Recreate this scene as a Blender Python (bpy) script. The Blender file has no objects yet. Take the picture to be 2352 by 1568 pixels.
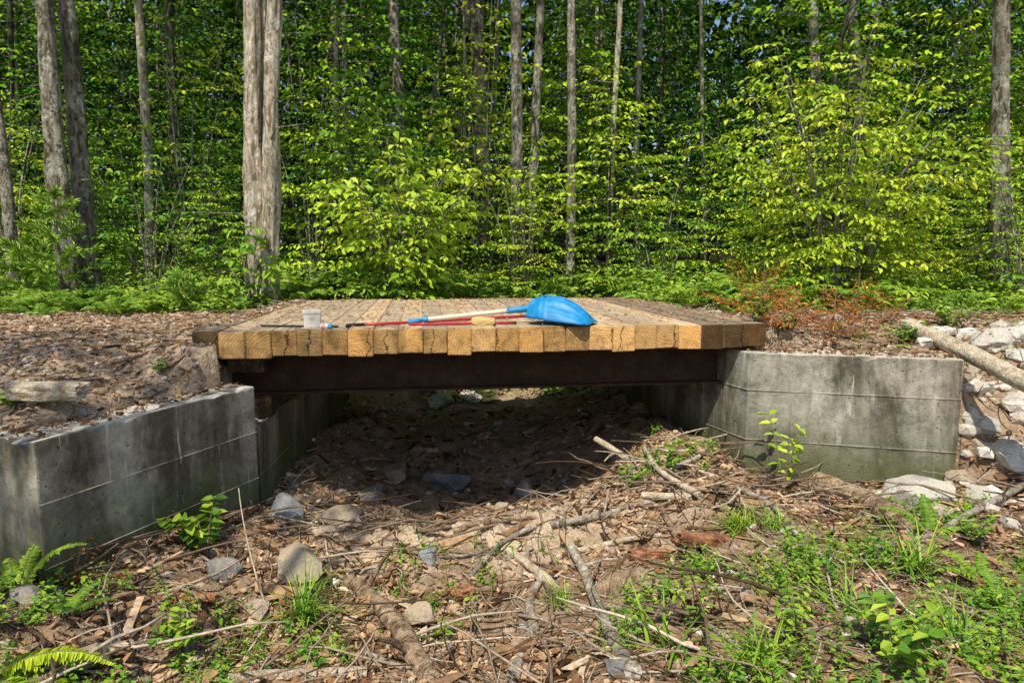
import bpy, bmesh, math, random
import numpy as np
from bisect import bisect_right
from mathutils import Vector, Matrix, noise
R = random.Random(11)
RS = np.random.RandomState(5)
pi = math.pi
scene = bpy.context.scene
C = scene.collection

# ------------------------------------------------------------------ camera
CAM_Z = 0.53
PITCH = math.radians(7.05)
F = 1568.0
cam_d = bpy.data.cameras.new('camera'); cam = bpy.data.objects.new('camera', cam_d); C.objects.link(cam)
cam.location = (0, 0, CAM_Z); cam.rotation_euler = (pi/2-PITCH, 0, 0)
cam_d.sensor_width = 36; cam_d.lens = 24; cam_d.clip_end = 600; cam_d.clip_start = 0.05
scene.camera = cam
cp, sp = math.cos(PITCH), math.sin(PITCH)
def ray(px, py):
    a = (px-1176)/F; b = (784-py)/F
    return Vector((a, cp+sp*b, -sp+cp*b))
def at(px, py, Y):
    d = ray(px, py); t = Y/d.y
    return Vector((d.x*t, Y, CAM_Z+d.z*t))
def on_z(px, py, z):
    d = ray(px, py); t = (z-CAM_Z)/d.z
    return Vector((d.x*t, d.y*t, z))

# ------------------------------------------------------------------ world / sun
EL = math.radians(58); hx, hy = -0.30, -0.954
S = Vector((hx*math.cos(EL), hy*math.cos(EL), math.sin(EL)))
w = bpy.data.worlds.new("World"); scene.world = w; w.use_nodes = True
wn = w.node_tree; bg = wn.nodes['Background']
sky = wn.nodes.new('ShaderNodeTexSky'); sky.sky_type = 'NISHITA'; sky.sun_disc = False
sky.sun_elevation = EL; sky.sun_rotation = math.atan2(hx, hy)
wn.links.new(sky.outputs[0], bg.inputs[0]); bg.inputs[1].default_value = 0.145
sd = bpy.data.lights.new('sun', 'SUN'); sd.energy = 5.0; sd.angle = math.radians(0.55); sd.color = (1, .95, .83)
so = bpy.data.objects.new('sun', sd); C.objects.link(so); so.rotation_euler = (-S).to_track_quat('-Z', 'Y').to_euler()
so.location = (-5, -10, 20)
scene.view_settings.view_transform = 'Standard'; scene.view_settings.look = 'None'; scene.view_settings.exposure = 0

# ------------------------------------------------------------------ materials
class NT:
    def __init__(s, name):
        s.m = bpy.data.materials.new(name); s.m.use_nodes = True
        s.t = s.m.node_tree; s.t.nodes.clear()
        s.out = s.t.nodes.new('ShaderNodeOutputMaterial')
    def n(s, typ): return s.t.nodes.new(typ)
    def set(s, sock, v):
        if isinstance(v, bpy.types.NodeSocket): s.t.links.new(v, sock)
        elif v is not None:
            if isinstance(v, (tuple, list)) and len(v) == 3 and sock.type == 'RGBA': v = (*v, 1)
            sock.default_value = v
    def pos(s): return s.n('ShaderNodeNewGeometry').outputs['Position']
    def nrm(s): return s.n('ShaderNodeNewGeometry').outputs['Normal']
    def obj(s): return s.n('ShaderNodeTexCoord').outputs['Object']
    def orand(s): return s.n('ShaderNodeObjectInfo').outputs['Random']
    def attr(s, a):
        n = s.n('ShaderNodeAttribute'); n.attribute_name = a; return n.outputs['Fac']
    def vmul(s, v, k):
        n = s.n('ShaderNodeVectorMath'); n.operation = 'MULTIPLY'; s.set(n.inputs[0], v); n.inputs[1].default_value = k; return n.outputs[0]
    def vadd(s, v, k):
        n = s.n('ShaderNodeVectorMath'); n.operation = 'ADD'; s.set(n.inputs[0], v); s.set(n.inputs[1], k); return n.outputs[0]
    def noise(s, v, scale, detail=4, rough=.6, dist=0):
        n = s.n('ShaderNodeTexNoise'); s.set(n.inputs['Vector'], v); n.inputs['Scale'].default_value = scale
        n.inputs['Detail'].default_value = detail; n.inputs['Roughness'].default_value = rough; n.inputs['Distortion'].default_value = dist
        return n.outputs['Fac']
    def vor(s, v, scale, feat='F1', out='Distance'):
        n = s.n('ShaderNodeTexVoronoi'); n.feature = feat; s.set(n.inputs['Vector'], v); n.inputs['Scale'].default_value = scale
        return n.outputs[out]
    def math(s, op, a, b=None, clamp=False):
        n = s.n('ShaderNodeMath'); n.operation = op; n.use_clamp = clamp; s.set(n.inputs[0], a)
        if b is not None: s.set(n.inputs[1], b)
        return n.outputs[0]
    def rng(s, v, a, b):
        n = s.n('ShaderNodeMapRange'); s.set(n.inputs[0], v); n.inputs[1].default_value = a; n.inputs[2].default_value = b; return n.outputs[0]
    def ramp(s, f, stops):
        n = s.n('ShaderNodeValToRGB'); e = n.color_ramp.elements
        while len(e) < len(stops): e.new(.5)
        for i, (p, c) in enumerate(stops):
            e[i].position = p
            if not isinstance(c, (tuple, list)): c = (c, c, c)
            e[i].color = (*c, 1)
        s.set(n.inputs[0], f); return n.outputs[0]
    def mix(s, f, a, b, mode='MIX'):
        n = s.n('ShaderNodeMix'); n.data_type = 'RGBA'; n.blend_type = mode
        s.set(n.inputs[0], f); s.set(n.inputs[6], a); s.set(n.inputs[7], b); return n.outputs[2]
    def sep(s, v):
        n = s.n('ShaderNodeSeparateXYZ'); s.set(n.inputs[0], v); return n.outputs
    def comb(s, x, y, z):
        n = s.n('ShaderNodeCombineXYZ'); s.set(n.inputs[0], x); s.set(n.inputs[1], y); s.set(n.inputs[2], z); return n.outputs[0]
    def bump(s, h, strength=.5, dist=.01, prev=None):
        n = s.n('ShaderNodeBump'); n.inputs['Strength'].default_value = strength; n.inputs['Distance'].default_value = dist
        s.set(n.inputs['Height'], h)
        if prev is not None: s.set(n.inputs['Normal'], prev)
        return n.outputs[0]
    def fin(s, col, rough=.8, normal=None, spec=.3, metal=0, transl=0):
        b = s.n('ShaderNodeBsdfPrincipled'); s.set(b.inputs['Base Color'], col); s.set(b.inputs['Roughness'], rough)
        b.inputs['Specular IOR Level'].default_value = spec; b.inputs['Metallic'].default_value = metal
        if normal is not None: s.set(b.inputs['Normal'], normal)
        o = b.outputs[0]
        if transl:
            t = s.n('ShaderNodeBsdfTranslucent'); s.set(t.inputs[0], col)
            mx = s.n('ShaderNodeMixShader'); mx.inputs[0].default_value = transl
            s.t.links.new(o, mx.inputs[1]); s.t.links.new(t.outputs[0], mx.inputs[2]); o = mx.outputs[0]
        s.t.links.new(o, s.out.inputs[0]); return s.m

def leaf_mat(name, a, b, c, transl=.25, vary=.5):
    t = NT(name)
    col = t.ramp(t.attr('rnd'), [(0, a), (.5, b), (1, c)])
    orr = t.ramp(t.orand(), [(0, (.65, .85, .95)), (.5, (1, 1, 1)), (1, (1.25, 1.08, .8))])
    col = t.mix(vary, col, t.mix(1, col, orr, 'MULTIPLY'))
    if transl == 0:
        d = t.n('ShaderNodeBsdfDiffuse'); t.set(d.inputs[0], col); t.t.links.new(d.outputs[0], t.out.inputs[0]); return t.m
    return t.fin(col, .5, None, .3, 0, transl)
M = {}
M['leaf'] = leaf_mat('leaf_green', (.06, .17, .014), (.18, .36, .026), (.38, .53, .045))
M['leaf_yellow'] = leaf_mat('leaf_yellow_green', (.18, .32, .015), (.44, .58, .032), (.68, .72, .065))
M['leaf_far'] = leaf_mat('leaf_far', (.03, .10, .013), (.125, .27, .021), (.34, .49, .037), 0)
M['leaf_far_shade'] = leaf_mat('leaf_far_shaded', (.013, .052, .009), (.055, .15, .017), (.21, .37, .032), 0)  # darker copy of the far leaf, woodland shade put into its colour
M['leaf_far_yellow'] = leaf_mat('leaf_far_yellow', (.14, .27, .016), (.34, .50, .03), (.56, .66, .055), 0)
M['leaf_deep_shade'] = leaf_mat('leaf_deep_shaded', (.006, .02, .003), (.024, .066, .007), (.19, .31, .024), 0)  # dark gaps deep in the wood painted through the leaf colour
M['weed'] = leaf_mat('weed_green', (.06, .17, .016), (.16, .33, .026), (.38, .50, .048), .2)
M['fern'] = leaf_mat('fern_green', (.10, .23, .02), (.24, .40, .03), (.44, .55, .06), .2)
M['pine'] = leaf_mat('pine_green', (.12, .25, .04), (.24, .40, .06), (.38, .52, .08), 0)
M['rust_leaf'] = leaf_mat('rust_leaf', (.20, .055, .015), (.46, .15, .04), (.55, .27, .08), 0)
M['fallen'] = leaf_mat('fallen_leaf', (.12, .055, .025), (.38, .195, .09), (.62, .42, .25), 0)

def bark_mat(name, dark, light, lich=(.56, .55, .45), amt=.85, sc=1.0):
    t = NT(name); p = t.pos()
    v = t.vmul(p, (1, 1, .28))
    n1 = t.noise(v, 15*sc, 5, .72, 1.2); n2 = t.noise(p, 4.5*sc, 5, .75); n5 = t.noise(p, 17*sc, 4, .7)
    col = t.ramp(n1, [(.40, dark), (.50, tuple((a*.45+b*.55) for a, b in zip(dark, light))), (.60, light)])
    col = t.mix(t.math('MULTIPLY', t.ramp(n2, [(.50, 0), (.55, 1)]), t.math('MULTIPLY', t.ramp(n5, [(.42, .1), (.52, 1)]), amt)), col, lich)
    col = t.mix(t.ramp(t.noise(p, 1.7, 3), [(.35, .55), (.55, 0)]), col, (dark[0]*1.1, dark[1]*1.1, dark[2]*.9))
    return t.fin(col, .9, t.bump(n1, 1, .07), .1)
M['bark'] = bark_mat('bark_grey_brown', (.07, .057, .038), (.42, .37, .27))
M['bark_pale'] = bark_mat('bark_pale', (.20, .15, .095), (.80, .69, .52), (.80, .75, .62), .7)
M['bark_dark'] = bark_mat('bark_dark', (.028, .024, .017), (.15, .13, .095), (.26, .26, .19), .6)
def twig_mat(name, stops):
    t = NT(name); p = t.pos()
    n = t.noise(p, 30, 3, .7)
    col = t.ramp(t.attr('rnd'), stops)
    col = t.mix(1, col, t.ramp(n, [(.3, .55), (.7, 1.25)]), 'MULTIPLY')
    return t.fin(col, .85, t.bump(n, .8, .01), .1)
M['twig'] = twig_mat('twig', [(0, (.08, .05, .03)), (.5, (.28, .2, .13)), (1, (.62, .52, .39))])
M['chip'] = twig_mat('wood_chip', [(0, (.06, .033, .018)), (.3, (.22, .125, .063)), (.65, (.48, .30, .165)), (1, (.74, .57, .39))])
def log_mat(name, a, b, c, k=.6):
    t = NT(name); p = t.pos()
    n = t.noise(p, 14, 5, .7); n2 = t.noise(p, 60, 3, .7); n3 = t.noise(p, 4, 3)
    col = t.ramp(n, [(.36, a), (.5, b), (.64, c)])
    col = t.mix(1, col, t.ramp(n2, [(.3, .55), (.65, 1.2)]), 'MULTIPLY')
    col = t.mix(t.ramp(n3, [(.48, 0), (.62, k)]), col, a)
    return t.fin(col, .9, t.bump(t.math('ADD', n, n2), 1, .02), .12)
M['log_pale'] = log_mat('log_peeled', (.42, .32, .20), (.66, .54, .38), (.78, .68, .52), .3)
M['log_brown'] = log_mat('log_brown', (.12, .075, .043), (.42, .29, .175), (.60, .46, .31))
M['log_grey'] = log_mat('log_grey', (.16, .125, .09), (.46, .39, .30), (.68, .61, .50))
M['log_red'] = log_mat('log_red', (.14, .052, .028), (.42, .18, .095), (.56, .32, .18))
M['block_dark'] = log_mat('block_dark', (.03, .018, .01), (.075, .045, .025), (.12, .075, .042))

def ground_mat():
    t = NT('creek_and_road_ground'); p = t.pos()
    n1 = t.noise(p, 1.6, 4, .65); n2 = t.noise(p, 9, 5, .7); n3 = t.noise(p, 45, 4, .75); vc = t.vor(p, 38, 'F1', 'Color')
    chips = t.ramp(n2, [(.28, (.07, .042, .023)), (.45, (.23, .145, .082)), (.6, (.43, .29, .18)), (.78, (.60, .47, .33))])
    chips = t.mix(t.ramp(n1, [(.4, 0), (.62, .5)]), chips, (.47, .335, .21))
    sand = t.ramp(n2, [(.3, (.40, .285, .18)), (.6, (.68, .52, .345)), (.8, (.74, .61, .45))])
    chips = t.mix(t.attr('sand'), chips, sand)
    grav = t.ramp(t.sep(vc)[0], [(0, (.23, .17, .12)), (.5, (.46, .36, .26)), (1, (.68, .57, .45))])
    grav = t.mix(t.ramp(n2, [(.35, 0), (.55, .8)]), grav, (.54, .385, .245))
    grav = t.mix(t.ramp(n1, [(.45, 0), (.6, .45)]), grav, (.30, .195, .115))
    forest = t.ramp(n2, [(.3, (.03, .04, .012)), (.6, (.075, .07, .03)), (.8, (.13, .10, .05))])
    col = t.mix(t.attr('gravel'), chips, grav)
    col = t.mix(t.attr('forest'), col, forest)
    col = t.mix(1, col, t.ramp(n3, [(.25, .45), (.5, .95), (.75, 1.25)]), 'MULTIPLY')
    nr = t.bump(n3, .9, .02); nr = t.bump(n2, .7, .06, nr)
    return t.fin(col, .95, nr, .1)
M['ground'] = ground_mat()
def rock_mat(name, a, b, c, moss=0, dust=.65):
    t = NT(name); p = t.pos()
    n1 = t.noise(p, 5, 5, .65); n2 = t.noise(p, 60, 4, .7)
    col = t.ramp(n1, [(.3, a), (.5, b), (.72, c)])
    col = t.mix(1, col, t.ramp(n2, [(.3, .62), (.7, 1.15)]), 'MULTIPLY')
    if moss:
        col = t.mix(t.math('MULTIPLY', t.ramp(t.noise(p, 7, 5), [(.45, 0), (.6, 1)]), moss), col, (.12, .18, .03))
    z = t.sep(t.nrm())[2]
    col = t.mix(t.math('MULTIPLY', t.ramp(n1, [(.42, 0), (.6, dust)]), t.math('MAXIMUM', z, 0.0)), col, (.42, .31, .2))
    return t.fin(col, .85, t.bump(t.math('ADD', n1, n2), .6, .02), .2)
M['rock_white'] = rock_mat('rock_white', (.36, .33, .27), (.62, .575, .49), (.78, .74, .66), 0, .4)
M['rock_tan'] = rock_mat('rock_tan', (.26, .195, .12), (.47, .375, .26), (.60, .50, .37))
M['rock_grey'] = rock_mat('rock_grey', (.14, .135, .12), (.30, .285, .26), (.45, .435, .40))
M['rock_blue'] = rock_mat('rock_blue', (.19, .20, .205), (.37, .38, .38), (.55, .555, .55), 0, .4)
M['rock_moss'] = rock_mat('rock_moss', (.10, .09, .06), (.23, .19, .13), (.34, .3, .22), .9)
M['pebble'] = twig_mat('pebble', [(0, (.19, .145, .105)), (.5, (.47, .385, .295)), (1, (.78, .72, .63))])

def concrete():
    t = NT('weathered_concrete'); p = t.pos()
    n1 = t.noise(p, 1.5, 6, .72); n2 = t.noise(p, 20, 5, .75); st = t.noise(t.vmul(p, (1.7, 1.7, .45)), 1.0, 5, .7, .5); n4 = t.noise(p, 130, 2, .7)
    n6 = t.noise(p, 3.6, 7, .8, .4); st2 = t.noise(t.vmul(p, (9, 9, .9)), 1.0, 4, .7, .6)
    col = t.ramp(n1, [(.30, (.225, .205, .16)), (.5, (.37, .342, .275)), (.70, (.51, .475, .395))])
    col = t.mix(1, col, t.ramp(n6, [(.32, .46), (.5, .98), (.68, 1.28)]), 'MULTIPLY')
    z = t.sep(p)[2]
    wet = t.ramp(st, [(.42, (.38, .355, .305)), (.53, (.92, .91, .88)), (.64, (1.12, 1.11, 1.07))])
    col = t.mix(1, col, wet, 'MULTIPLY')
    col = t.mix(1, col, t.ramp(st2, [(.32, (.70, .68, .62)), (.46, (1, 1, 1))]), 'MULTIPLY')
    col = t.mix(1, col, t.ramp(n2, [(.3, .66), (.5, 1), (.7, 1.18)]), 'MULTIPLY')
    col = t.mix(t.math('MULTIPLY', t.ramp(t.noise(t.vmul(p, (9, 9, 1.0)), 1.0, 4, .6, .8), [(.63, 0), (.67, 1)]), .65), col, (.66, .63, .56))
    low = t.rng(t.math('ADD', t.math('MULTIPLY', z, -1.0), t.math('MULTIPLY', n6, .8)), 1.12, 1.5)
    col = t.mix(t.math('MULTIPLY', low, .8), col, (.085, .10, .03))
    nz = t.sep(t.nrm())[2]
    col = t.mix(t.math('MULTIPLY', t.math('GREATER_THAN', nz, .85), t.ramp(n6, [(.35, .3), (.55, .95)])), col, (.62, .56, .45))
    v = t.vor(p, 24); pits = t.ramp(v, [(.08, 0), (.17, 1)])
    gate = t.ramp(t.noise(p, 6, 2), [(.50, 1), (.57, 0)])
    pits = t.math('MAXIMUM', pits, gate)
    col = t.mix(1, col, t.mix(pits, (.32, .32, .32), (1, 1, 1)), 'MULTIPLY')
    nr = t.bump(pits, .8, .008); nr = t.bump(t.math('ADD', n2, n4), .6, .008, nr); nr = t.bump(n6, .45, .02, nr)
    return t.fin(col, .88, nr, .12)
M['concrete'] = concrete()

def timber(name, ends, tone=(1, 1, 1)):
    t = NT(name); o = t.obj(); r = t.orand()
    r2 = t.math('FRACT', t.math('MULTIPLY', r, 17.31)); r3 = t.math('FRACT', t.math('MULTIPLY', r, 43.7)); r4 = t.math('FRACT', t.math('MULTIPLY', r, 91.3))
    off = t.comb(t.math('MULTIPLY', t.math('SUBTRACT', r, .5), .5), t.math('MULTIPLY', r, 30.0), t.math('SUBTRACT', t.math('MULTIPLY', r2, .34), .17))
    v = t.vadd(o, off)
    if ends:
        q = t.vmul(v, (1, 0, 1))
        ln = t.n('ShaderNodeVectorMath'); ln.operation = 'LENGTH'; t.set(ln.inputs[0], q); d = ln.outputs['Value']
        d = t.math('ADD', d, t.math('MULTIPLY', t.noise(v, 8, 4), .08))
        s = t.math('SINE', t.math('MULTIPLY', d, 300.0)); s = t.math('ADD', t.math('MULTIPLY', s, .5), .5)
        col = t.mix(s, (.57, .33, .11), (.68, .43, .175))
        saw = t.noise(t.vmul(v, (14, 14, 130)), 1.0, 3, .6)
        col = t.mix(1, col, t.ramp(saw, [(.3, .74), (.7, 1.2)]), 'MULTIPLY')
        blot = t.noise(v, 11, 5, .7)
        col = t.mix(t.ramp(blot, [(.48, 0), (.70, .8)]), col, (.19, .105, .045))
        crack = t.ramp(t.math('ABSOLUTE', t.math('ADD', t.math('SUBTRACT', t.sep(q)[0], t.math('MULTIPLY', r3, .1)), t.math('MULTIPLY', t.math('SUBTRACT', t.noise(v, 12, 3), .5), .12))), [(0, .1), (.008, 1)])
        col = t.mix(1, col, crack, 'MULTIPLY')
        col = t.mix(1, col, t.mix(r3, (.66, .66, .66), (1.2, 1.12, 1.02)), 'MULTIPLY')
        col = t.mix(1, col, t.mix(r4, (1.06, .96, .85), (.98, 1.03, 1.15)), 'MULTIPLY')
        nr = t.bump(t.math('ADD', s, saw), .35, .004)
    else:
        g = t.noise(t.vmul(v, (34, 1.3, 34)), 1.0, 5, .65, .4); g2 = t.noise(t.vmul(v, (110, 3, 110)), 1.0, 3, .7)
        col = t.ramp(g, [(.28, (.33, .225, .125)), (.48, (.56, .43, .27)), (.7, (.70, .58, .41))])
        col = t.mix(1, col, t.ramp(g2, [(.3, .74), (.65, 1.12)]), 'MULTIPLY')
        dirt = t.noise(t.pos(), 2.6, 5, .7)
        col = t.mix(t.ramp(dirt, [(.45, 0), (.58, .85)]), col, (.40, .30, .205))
        d2 = t.noise(t.pos(), 7, 4, .7)
        col = t.mix(t.ramp(d2, [(.54, 0), (.68, .65)]), col, (.22, .16, .105))
        col = t.mix(1, col, t.mix(r3, (.74, .76, .79), (1.15, 1.08, .98)), 'MULTIPLY')
        nr = t.bump(t.math('ADD', g, g2), .5, .006)
    col = t.mix(1, col, tone, 'MULTIPLY')
    return t.fin(col, .8, nr, .2)
M['wood_side'] = timber('timber_side', False); M['wood_end'] = timber('timber_end', True)
M['wood_side_dark'] = timber('timber_side_weathered', False, (.62, .62, .65)); M['wood_end_dark'] = timber('timber_end_dark', True, (.17, .165, .17))
M['wood_end_grey'] = timber('timber_end_grey', True, (.42, .43, .46))
def rust():
    t = NT('rusty_steel'); p = t.pos(); n = t.noise(p, 6, 6, .7); n2 = t.noise(p, 60, 4, .7)
    col = t.ramp(n, [(.3, (.026, .015, .009)), (.55, (.05, .027, .016)), (.75, (.09, .048, .028))])
    return t.fin(col, .85, t.bump(n2, .4, .004), .15)
M['rust'] = rust()
def plain(name, c, rough=.4, spec=.4, dirtc=None, dirt=.4, sc=14):
    t = NT(name); p = t.pos(); n = t.noise(p, sc, 5, .65)
    col = t.mix(1, c, t.ramp(n, [(.3, .82), (.7, 1.1)]), 'MULTIPLY')
    if dirtc: col = t.mix(t.math('MULTIPLY', t.ramp(n, [(.48, 0), (.66, 1)]), dirt), col, dirtc)
    return t.fin(col, rough, t.bump(t.noise(p, 120, 3), .08, .003), spec)
M['blue'] = plain('blue_plastic', (.010, .235, .52), .45, .3, (.16, .38, .54), .35)
M['blue_dark'] = plain('blue_plastic_deep', (.005, .12, .32), .4, .4)
M['red'] = plain('red_paint', (.45, .02, .03), .4, .4, (.25, .08, .05), .4)
M['black'] = plain('black_rubber', (.018, .018, .02), .6, .3)
M['handle'] = plain('bleached_wood', (.78, .67, .51), .6, .3, (.46, .35, .22), .6, 22)
M['white'] = plain('dirty_white_plastic', (.78, .74, .66), .5, .4, (.36, .24, .14), .8, 11)
M['pink'] = plain('pink_label', (.62, .28, .27), .5, .3)
M['sponge'] = plain('yellow_sponge', (.70, .50, .2), .95, .1, (.4, .25, .1), .5, 40)
M['soil'] = plain('dark_soil', (.05, .035, .025), .95, .1)

# ------------------------------------------------------------------ mesh builder
def tag(o, label, cat, group=None, kind=None):
    if label: o['label'] = label
    if cat: o['category'] = cat
    if group: o['group'] = group
    if kind: o['kind'] = kind
    return o
def empty(name, loc, label=None, cat=None, group=None):
    o = bpy.data.objects.new(name, None); C.objects.link(o); o.location = loc; o.empty_display_size = .2
    return tag(o, label, cat, group)
def put(name, me, parent=None, loc=(0, 0, 0), rz=0, sc=1, rot=None):
    o = bpy.data.objects.new(name, me); C.objects.link(o)
    o.parent = parent; o.location = loc; o.rotation_euler = rot or (0, 0, rz)
    o.scale = (sc, sc, sc) if not isinstance(sc, tuple) else sc
    return o
LA = np.array([0, 1, .28, .68, .28, .68]); LB = np.array([0, 0, .5, .37, -.5, -.37]); LC = np.array([0, -.18, .14, .02, .14, .02])
class MB:
    def __init__(s): s.v = []; s.f = []; s.r = []; s.mi = []; s.lp = []; s.batch = []
    def face(s, f, r=.5, mi=0): s.f.append(tuple(f)); s.r.append(r); s.mi.append(mi)
    def add(s, V, Fs, r=.5, mi=0):
        b = len(s.v); s.v += [tuple(v) for v in V]
        for f in Fs: s.face([b+i for i in f], r, mi)
    def box(s, c, sx, sy, sz, mat=None, r=.5, mi=0):
        V = []
        for dz in (-.5, .5):
            for dx, dy in ((-.5, -.5), (.5, -.5), (.5, .5), (-.5, .5)):
                q = Vector((dx*sx, dy*sy, dz*sz))
                if mat: q = mat @ q
                V.append(Vector(c)+q)
        s.add(V, [(3, 2, 1, 0), (4, 5, 6, 7), (0, 1, 5, 4), (1, 2, 6, 5), (2, 3, 7, 6), (3, 0, 4, 7)], r, mi)
    def tube(s, pts, rads, n=6, r=.5, mi=0, wob=0, cap=True, flute=0, fs=2.2, seed=0):
        pts = [Vector(p) for p in pts]; k = len(pts); b = len(s.v); prev = None
        for i, p in enumerate(pts):
            t = (pts[min(i+1, k-1)]-pts[max(i-1, 0)]).normalized()
            u = t.orthogonal().normalized() if prev is None else (prev-t*prev.dot(t)).normalized()
            prev = u; q = t.cross(u)
            for j in range(n):
                a = 2*pi*j/n; rr = rads[i]*(1+wob*(R.random()-.5))
                if flute:
                    ca, sa = math.cos(a), math.sin(a)
                    rr *= 1+flute*noise.noise(Vector((ca*fs+seed, sa*fs, p.z*.8)))+flute*.5*noise.noise(Vector((ca*fs*2.6, sa*fs*2.6+seed, p.z*2.5)))
                s.v.append(tuple(p+(u*math.cos(a)+q*math.sin(a))*rr))
        for i in range(k-1):
            for j in range(n):
                j2 = (j+1) % n
                s.face((b+i*n+j, b+i*n+j2, b+(i+1)*n+j2, b+(i+1)*n+j), r, mi)
        if cap:
            s.face([b+j for j in range(n)][::-1], r, mi); s.face([b+(k-1)*n+j for j in range(n)], r, mi)
    def leaf(s, p, d, n, L, W, r): s.lp.append((*p, *d, *n, L, W, r))
    def leaves(s, A): s.batch.append(A)
    def mesh(s, name, mats, lmi=0, smooth=False, sub=(0, 0, 0)):
        A = [np.array(s.lp, dtype=float)] if s.lp else []
        A += s.batch
        V = np.array(s.v, dtype=float).reshape(-1, 3)
        idx = [i for f in s.f for i in f]; tot = [len(f) for f in s.f]
        rn = list(s.r); mi = list(s.mi)
        idx = np.array(idx, dtype=np.int32); tot = np.array(tot, dtype=np.int32); rn = np.array(rn); mi = np.array(mi, dtype=np.int32)
        if A:
            A = np.concatenate(A); P, D, Nn = A[:, 0:3], A[:, 3:6], A[:, 6:9]; L = A[:, 9:10]; W = A[:, 10:11]
            D = D/np.linalg.norm(D, axis=1, keepdims=True); Sd = np.cross(D, Nn); Sd /= np.linalg.norm(Sd, axis=1, keepdims=True)+1e-9
            U = np.cross(Sd, D)
            lv = np.stack([P+D*L*LA[k]+Sd*W*LB[k]+U*(W*LC[k] if k != 1 else L*LC[k]) for k in range(6)], axis=1).reshape(-1, 3)
            b = len(V)+np.arange(len(A))[:, None]*6
            q = np.concatenate([b+np.array([[0, 1, 3, 2]]), b+np.array([[0, 4, 5, 1]])], axis=1).reshape(-1)
            V = np.concatenate([V, lv]); idx = np.concatenate([idx, q]).astype(np.int32)
            tot = np.concatenate([tot, np.full(len(A)*2, 4)]).astype(np.int32)
            rn = np.concatenate([rn, np.repeat(A[:, 11], 2)]); mi = np.concatenate([mi, np.full(len(A)*2, lmi)]).astype(np.int32)
        V = V-np.array(sub)
        me = bpy.data.meshes.new(name)
        me.vertices.add(len(V)); me.vertices.foreach_set('co', V.astype(np.float32).ravel())
        me.loops.add(len(idx)); me.loops.foreach_set('vertex_index', idx)
        me.polygons.add(len(tot)); me.polygons.foreach_set('loop_start', np.concatenate([[0], np.cumsum(tot)[:-1]]).astype(np.int32))
        for m in mats: me.materials.append(m)
        me.polygons.foreach_set('material_index', mi)
        me.polygons.foreach_set('use_smooth', np.full(len(tot), smooth))
        me.update(calc_edges=True)
        a = me.attributes.new('rnd', 'FLOAT', 'FACE'); a.data.foreach_set('value', rn.astype(np.float32))
        me.validate()
        return me
    def build(s, name, mats, parent=None, loc=None, lmi=0, smooth=False):
        if not isinstance(mats, (list, tuple)): mats = [mats]
        if parent is not None: me = s.mesh(name, mats, lmi, smooth, tuple(parent.location)); return put(name, me, parent)
        loc = tuple(loc) if loc is not None else (0, 0, 0)
        return put(name, s.mesh(name, mats, lmi, smooth, loc), None, loc)
def curve(pts, n):
    pts = [Vector(p) for p in pts]; k = len(pts); out = []
    for i in range(n+1):
        t = i/n*(k-1); j = min(int(t), k-2); f = t-j
        p0 = pts[max(j-1, 0)]; p1 = pts[j]; p2 = pts[j+1]; p3 = pts[min(j+2, k-1)]
        out.append(.5*((2*p1)+(p2-p0)*f+(2*p0-5*p1+4*p2-p3)*f*f+(3*p1-p0-3*p2+p3)*f**3))
    return out

# ------------------------------------------------------------------ terrain
def sst(a, b, x):
    t = np.clip((x-a)/(b-a), 0, 1); return t*t*(3-2*t)
TB = [np.random.RandomState(k).rand(256, 256) for k in range(8)]
def vn(x, y, k):
    xi = np.floor(x).astype(int); yi = np.floor(y).astype(int); fx = x-xi; fy = y-yi
    fx = fx*fx*(3-2*fx); fy = fy*fy*(3-2*fy); T = TB[k]
    a = T[xi % 256, yi % 256]; b = T[(xi+1) % 256, yi % 256]; c = T[xi % 256, (yi+1) % 256]; d = T[(xi+1) % 256, (yi+1) % 256]
    return (a*(1-fx)+b*fx)*(1-fy)+(c*(1-fx)+d*fx)*fy-.5
def sdf(poly, x, y):
    d = np.full(x.shape, 1e9); ins = np.zeros(x.shape, bool); n = len(poly)
    for i in range(n):
        x1, y1 = poly[i]; x2, y2 = poly[(i+1) % n]
        ex, ey = x2-x1, y2-y1; t = np.clip(((x-x1)*ex+(y-y1)*ey)/(ex*ex+ey*ey), 0, 1)
        d = np.minimum(d, np.hypot(x-x1-t*ex, y-y1-t*ey))
        c = ((y1 > y) != (y2 > y)) & (x < (x2-x1)*(y-y1)/((y2-y1) if y2 != y1 else 1e-9)+x1)
        ins ^= c
    return np.where(ins, d, -d)
YAW = math.radians(7.5); e = Vector((math.cos(YAW), math.sin(YAW), 0)); nn = Vector((-math.sin(YAW), math.cos(YAW), 0))
P0 = Vector((-2.29, 4.85, 0)); TW = .182; TLEN = 3.6; TH = .19; NTIM = 24; DL = TW*NTIM
deck_poly = [tuple((P0+e*a+nn*b)[:2]) for a, b in ((0, -.02), (DL, -.02), (DL, .35), (DL-.14, .6), (DL-.25, TLEN), (.32, TLEN), (.16, .7), (.04, .35))]
HL = [(-.05, 13.5), (-.15, 11), (-.5, 9.6), (-1.4, 8.95), (-2.20, 8.5), (-2.10, 5.1), (-2.0, 4.80), (-2.55, 3.45), (-2.9, 3.6), (-3.6, 3.8), (-9, 4.2), (-200, 4.2), (-200, 13.5)]
HR = [(1.84, 6.0), (1.46, 8.8), (.85, 9.6), (.6, 13.5), (200, 13.5), (200, 4.9), (6, 4.55), (3.65, 4.72), (3.28, 5.20), (2.0, 5.58)]
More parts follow.
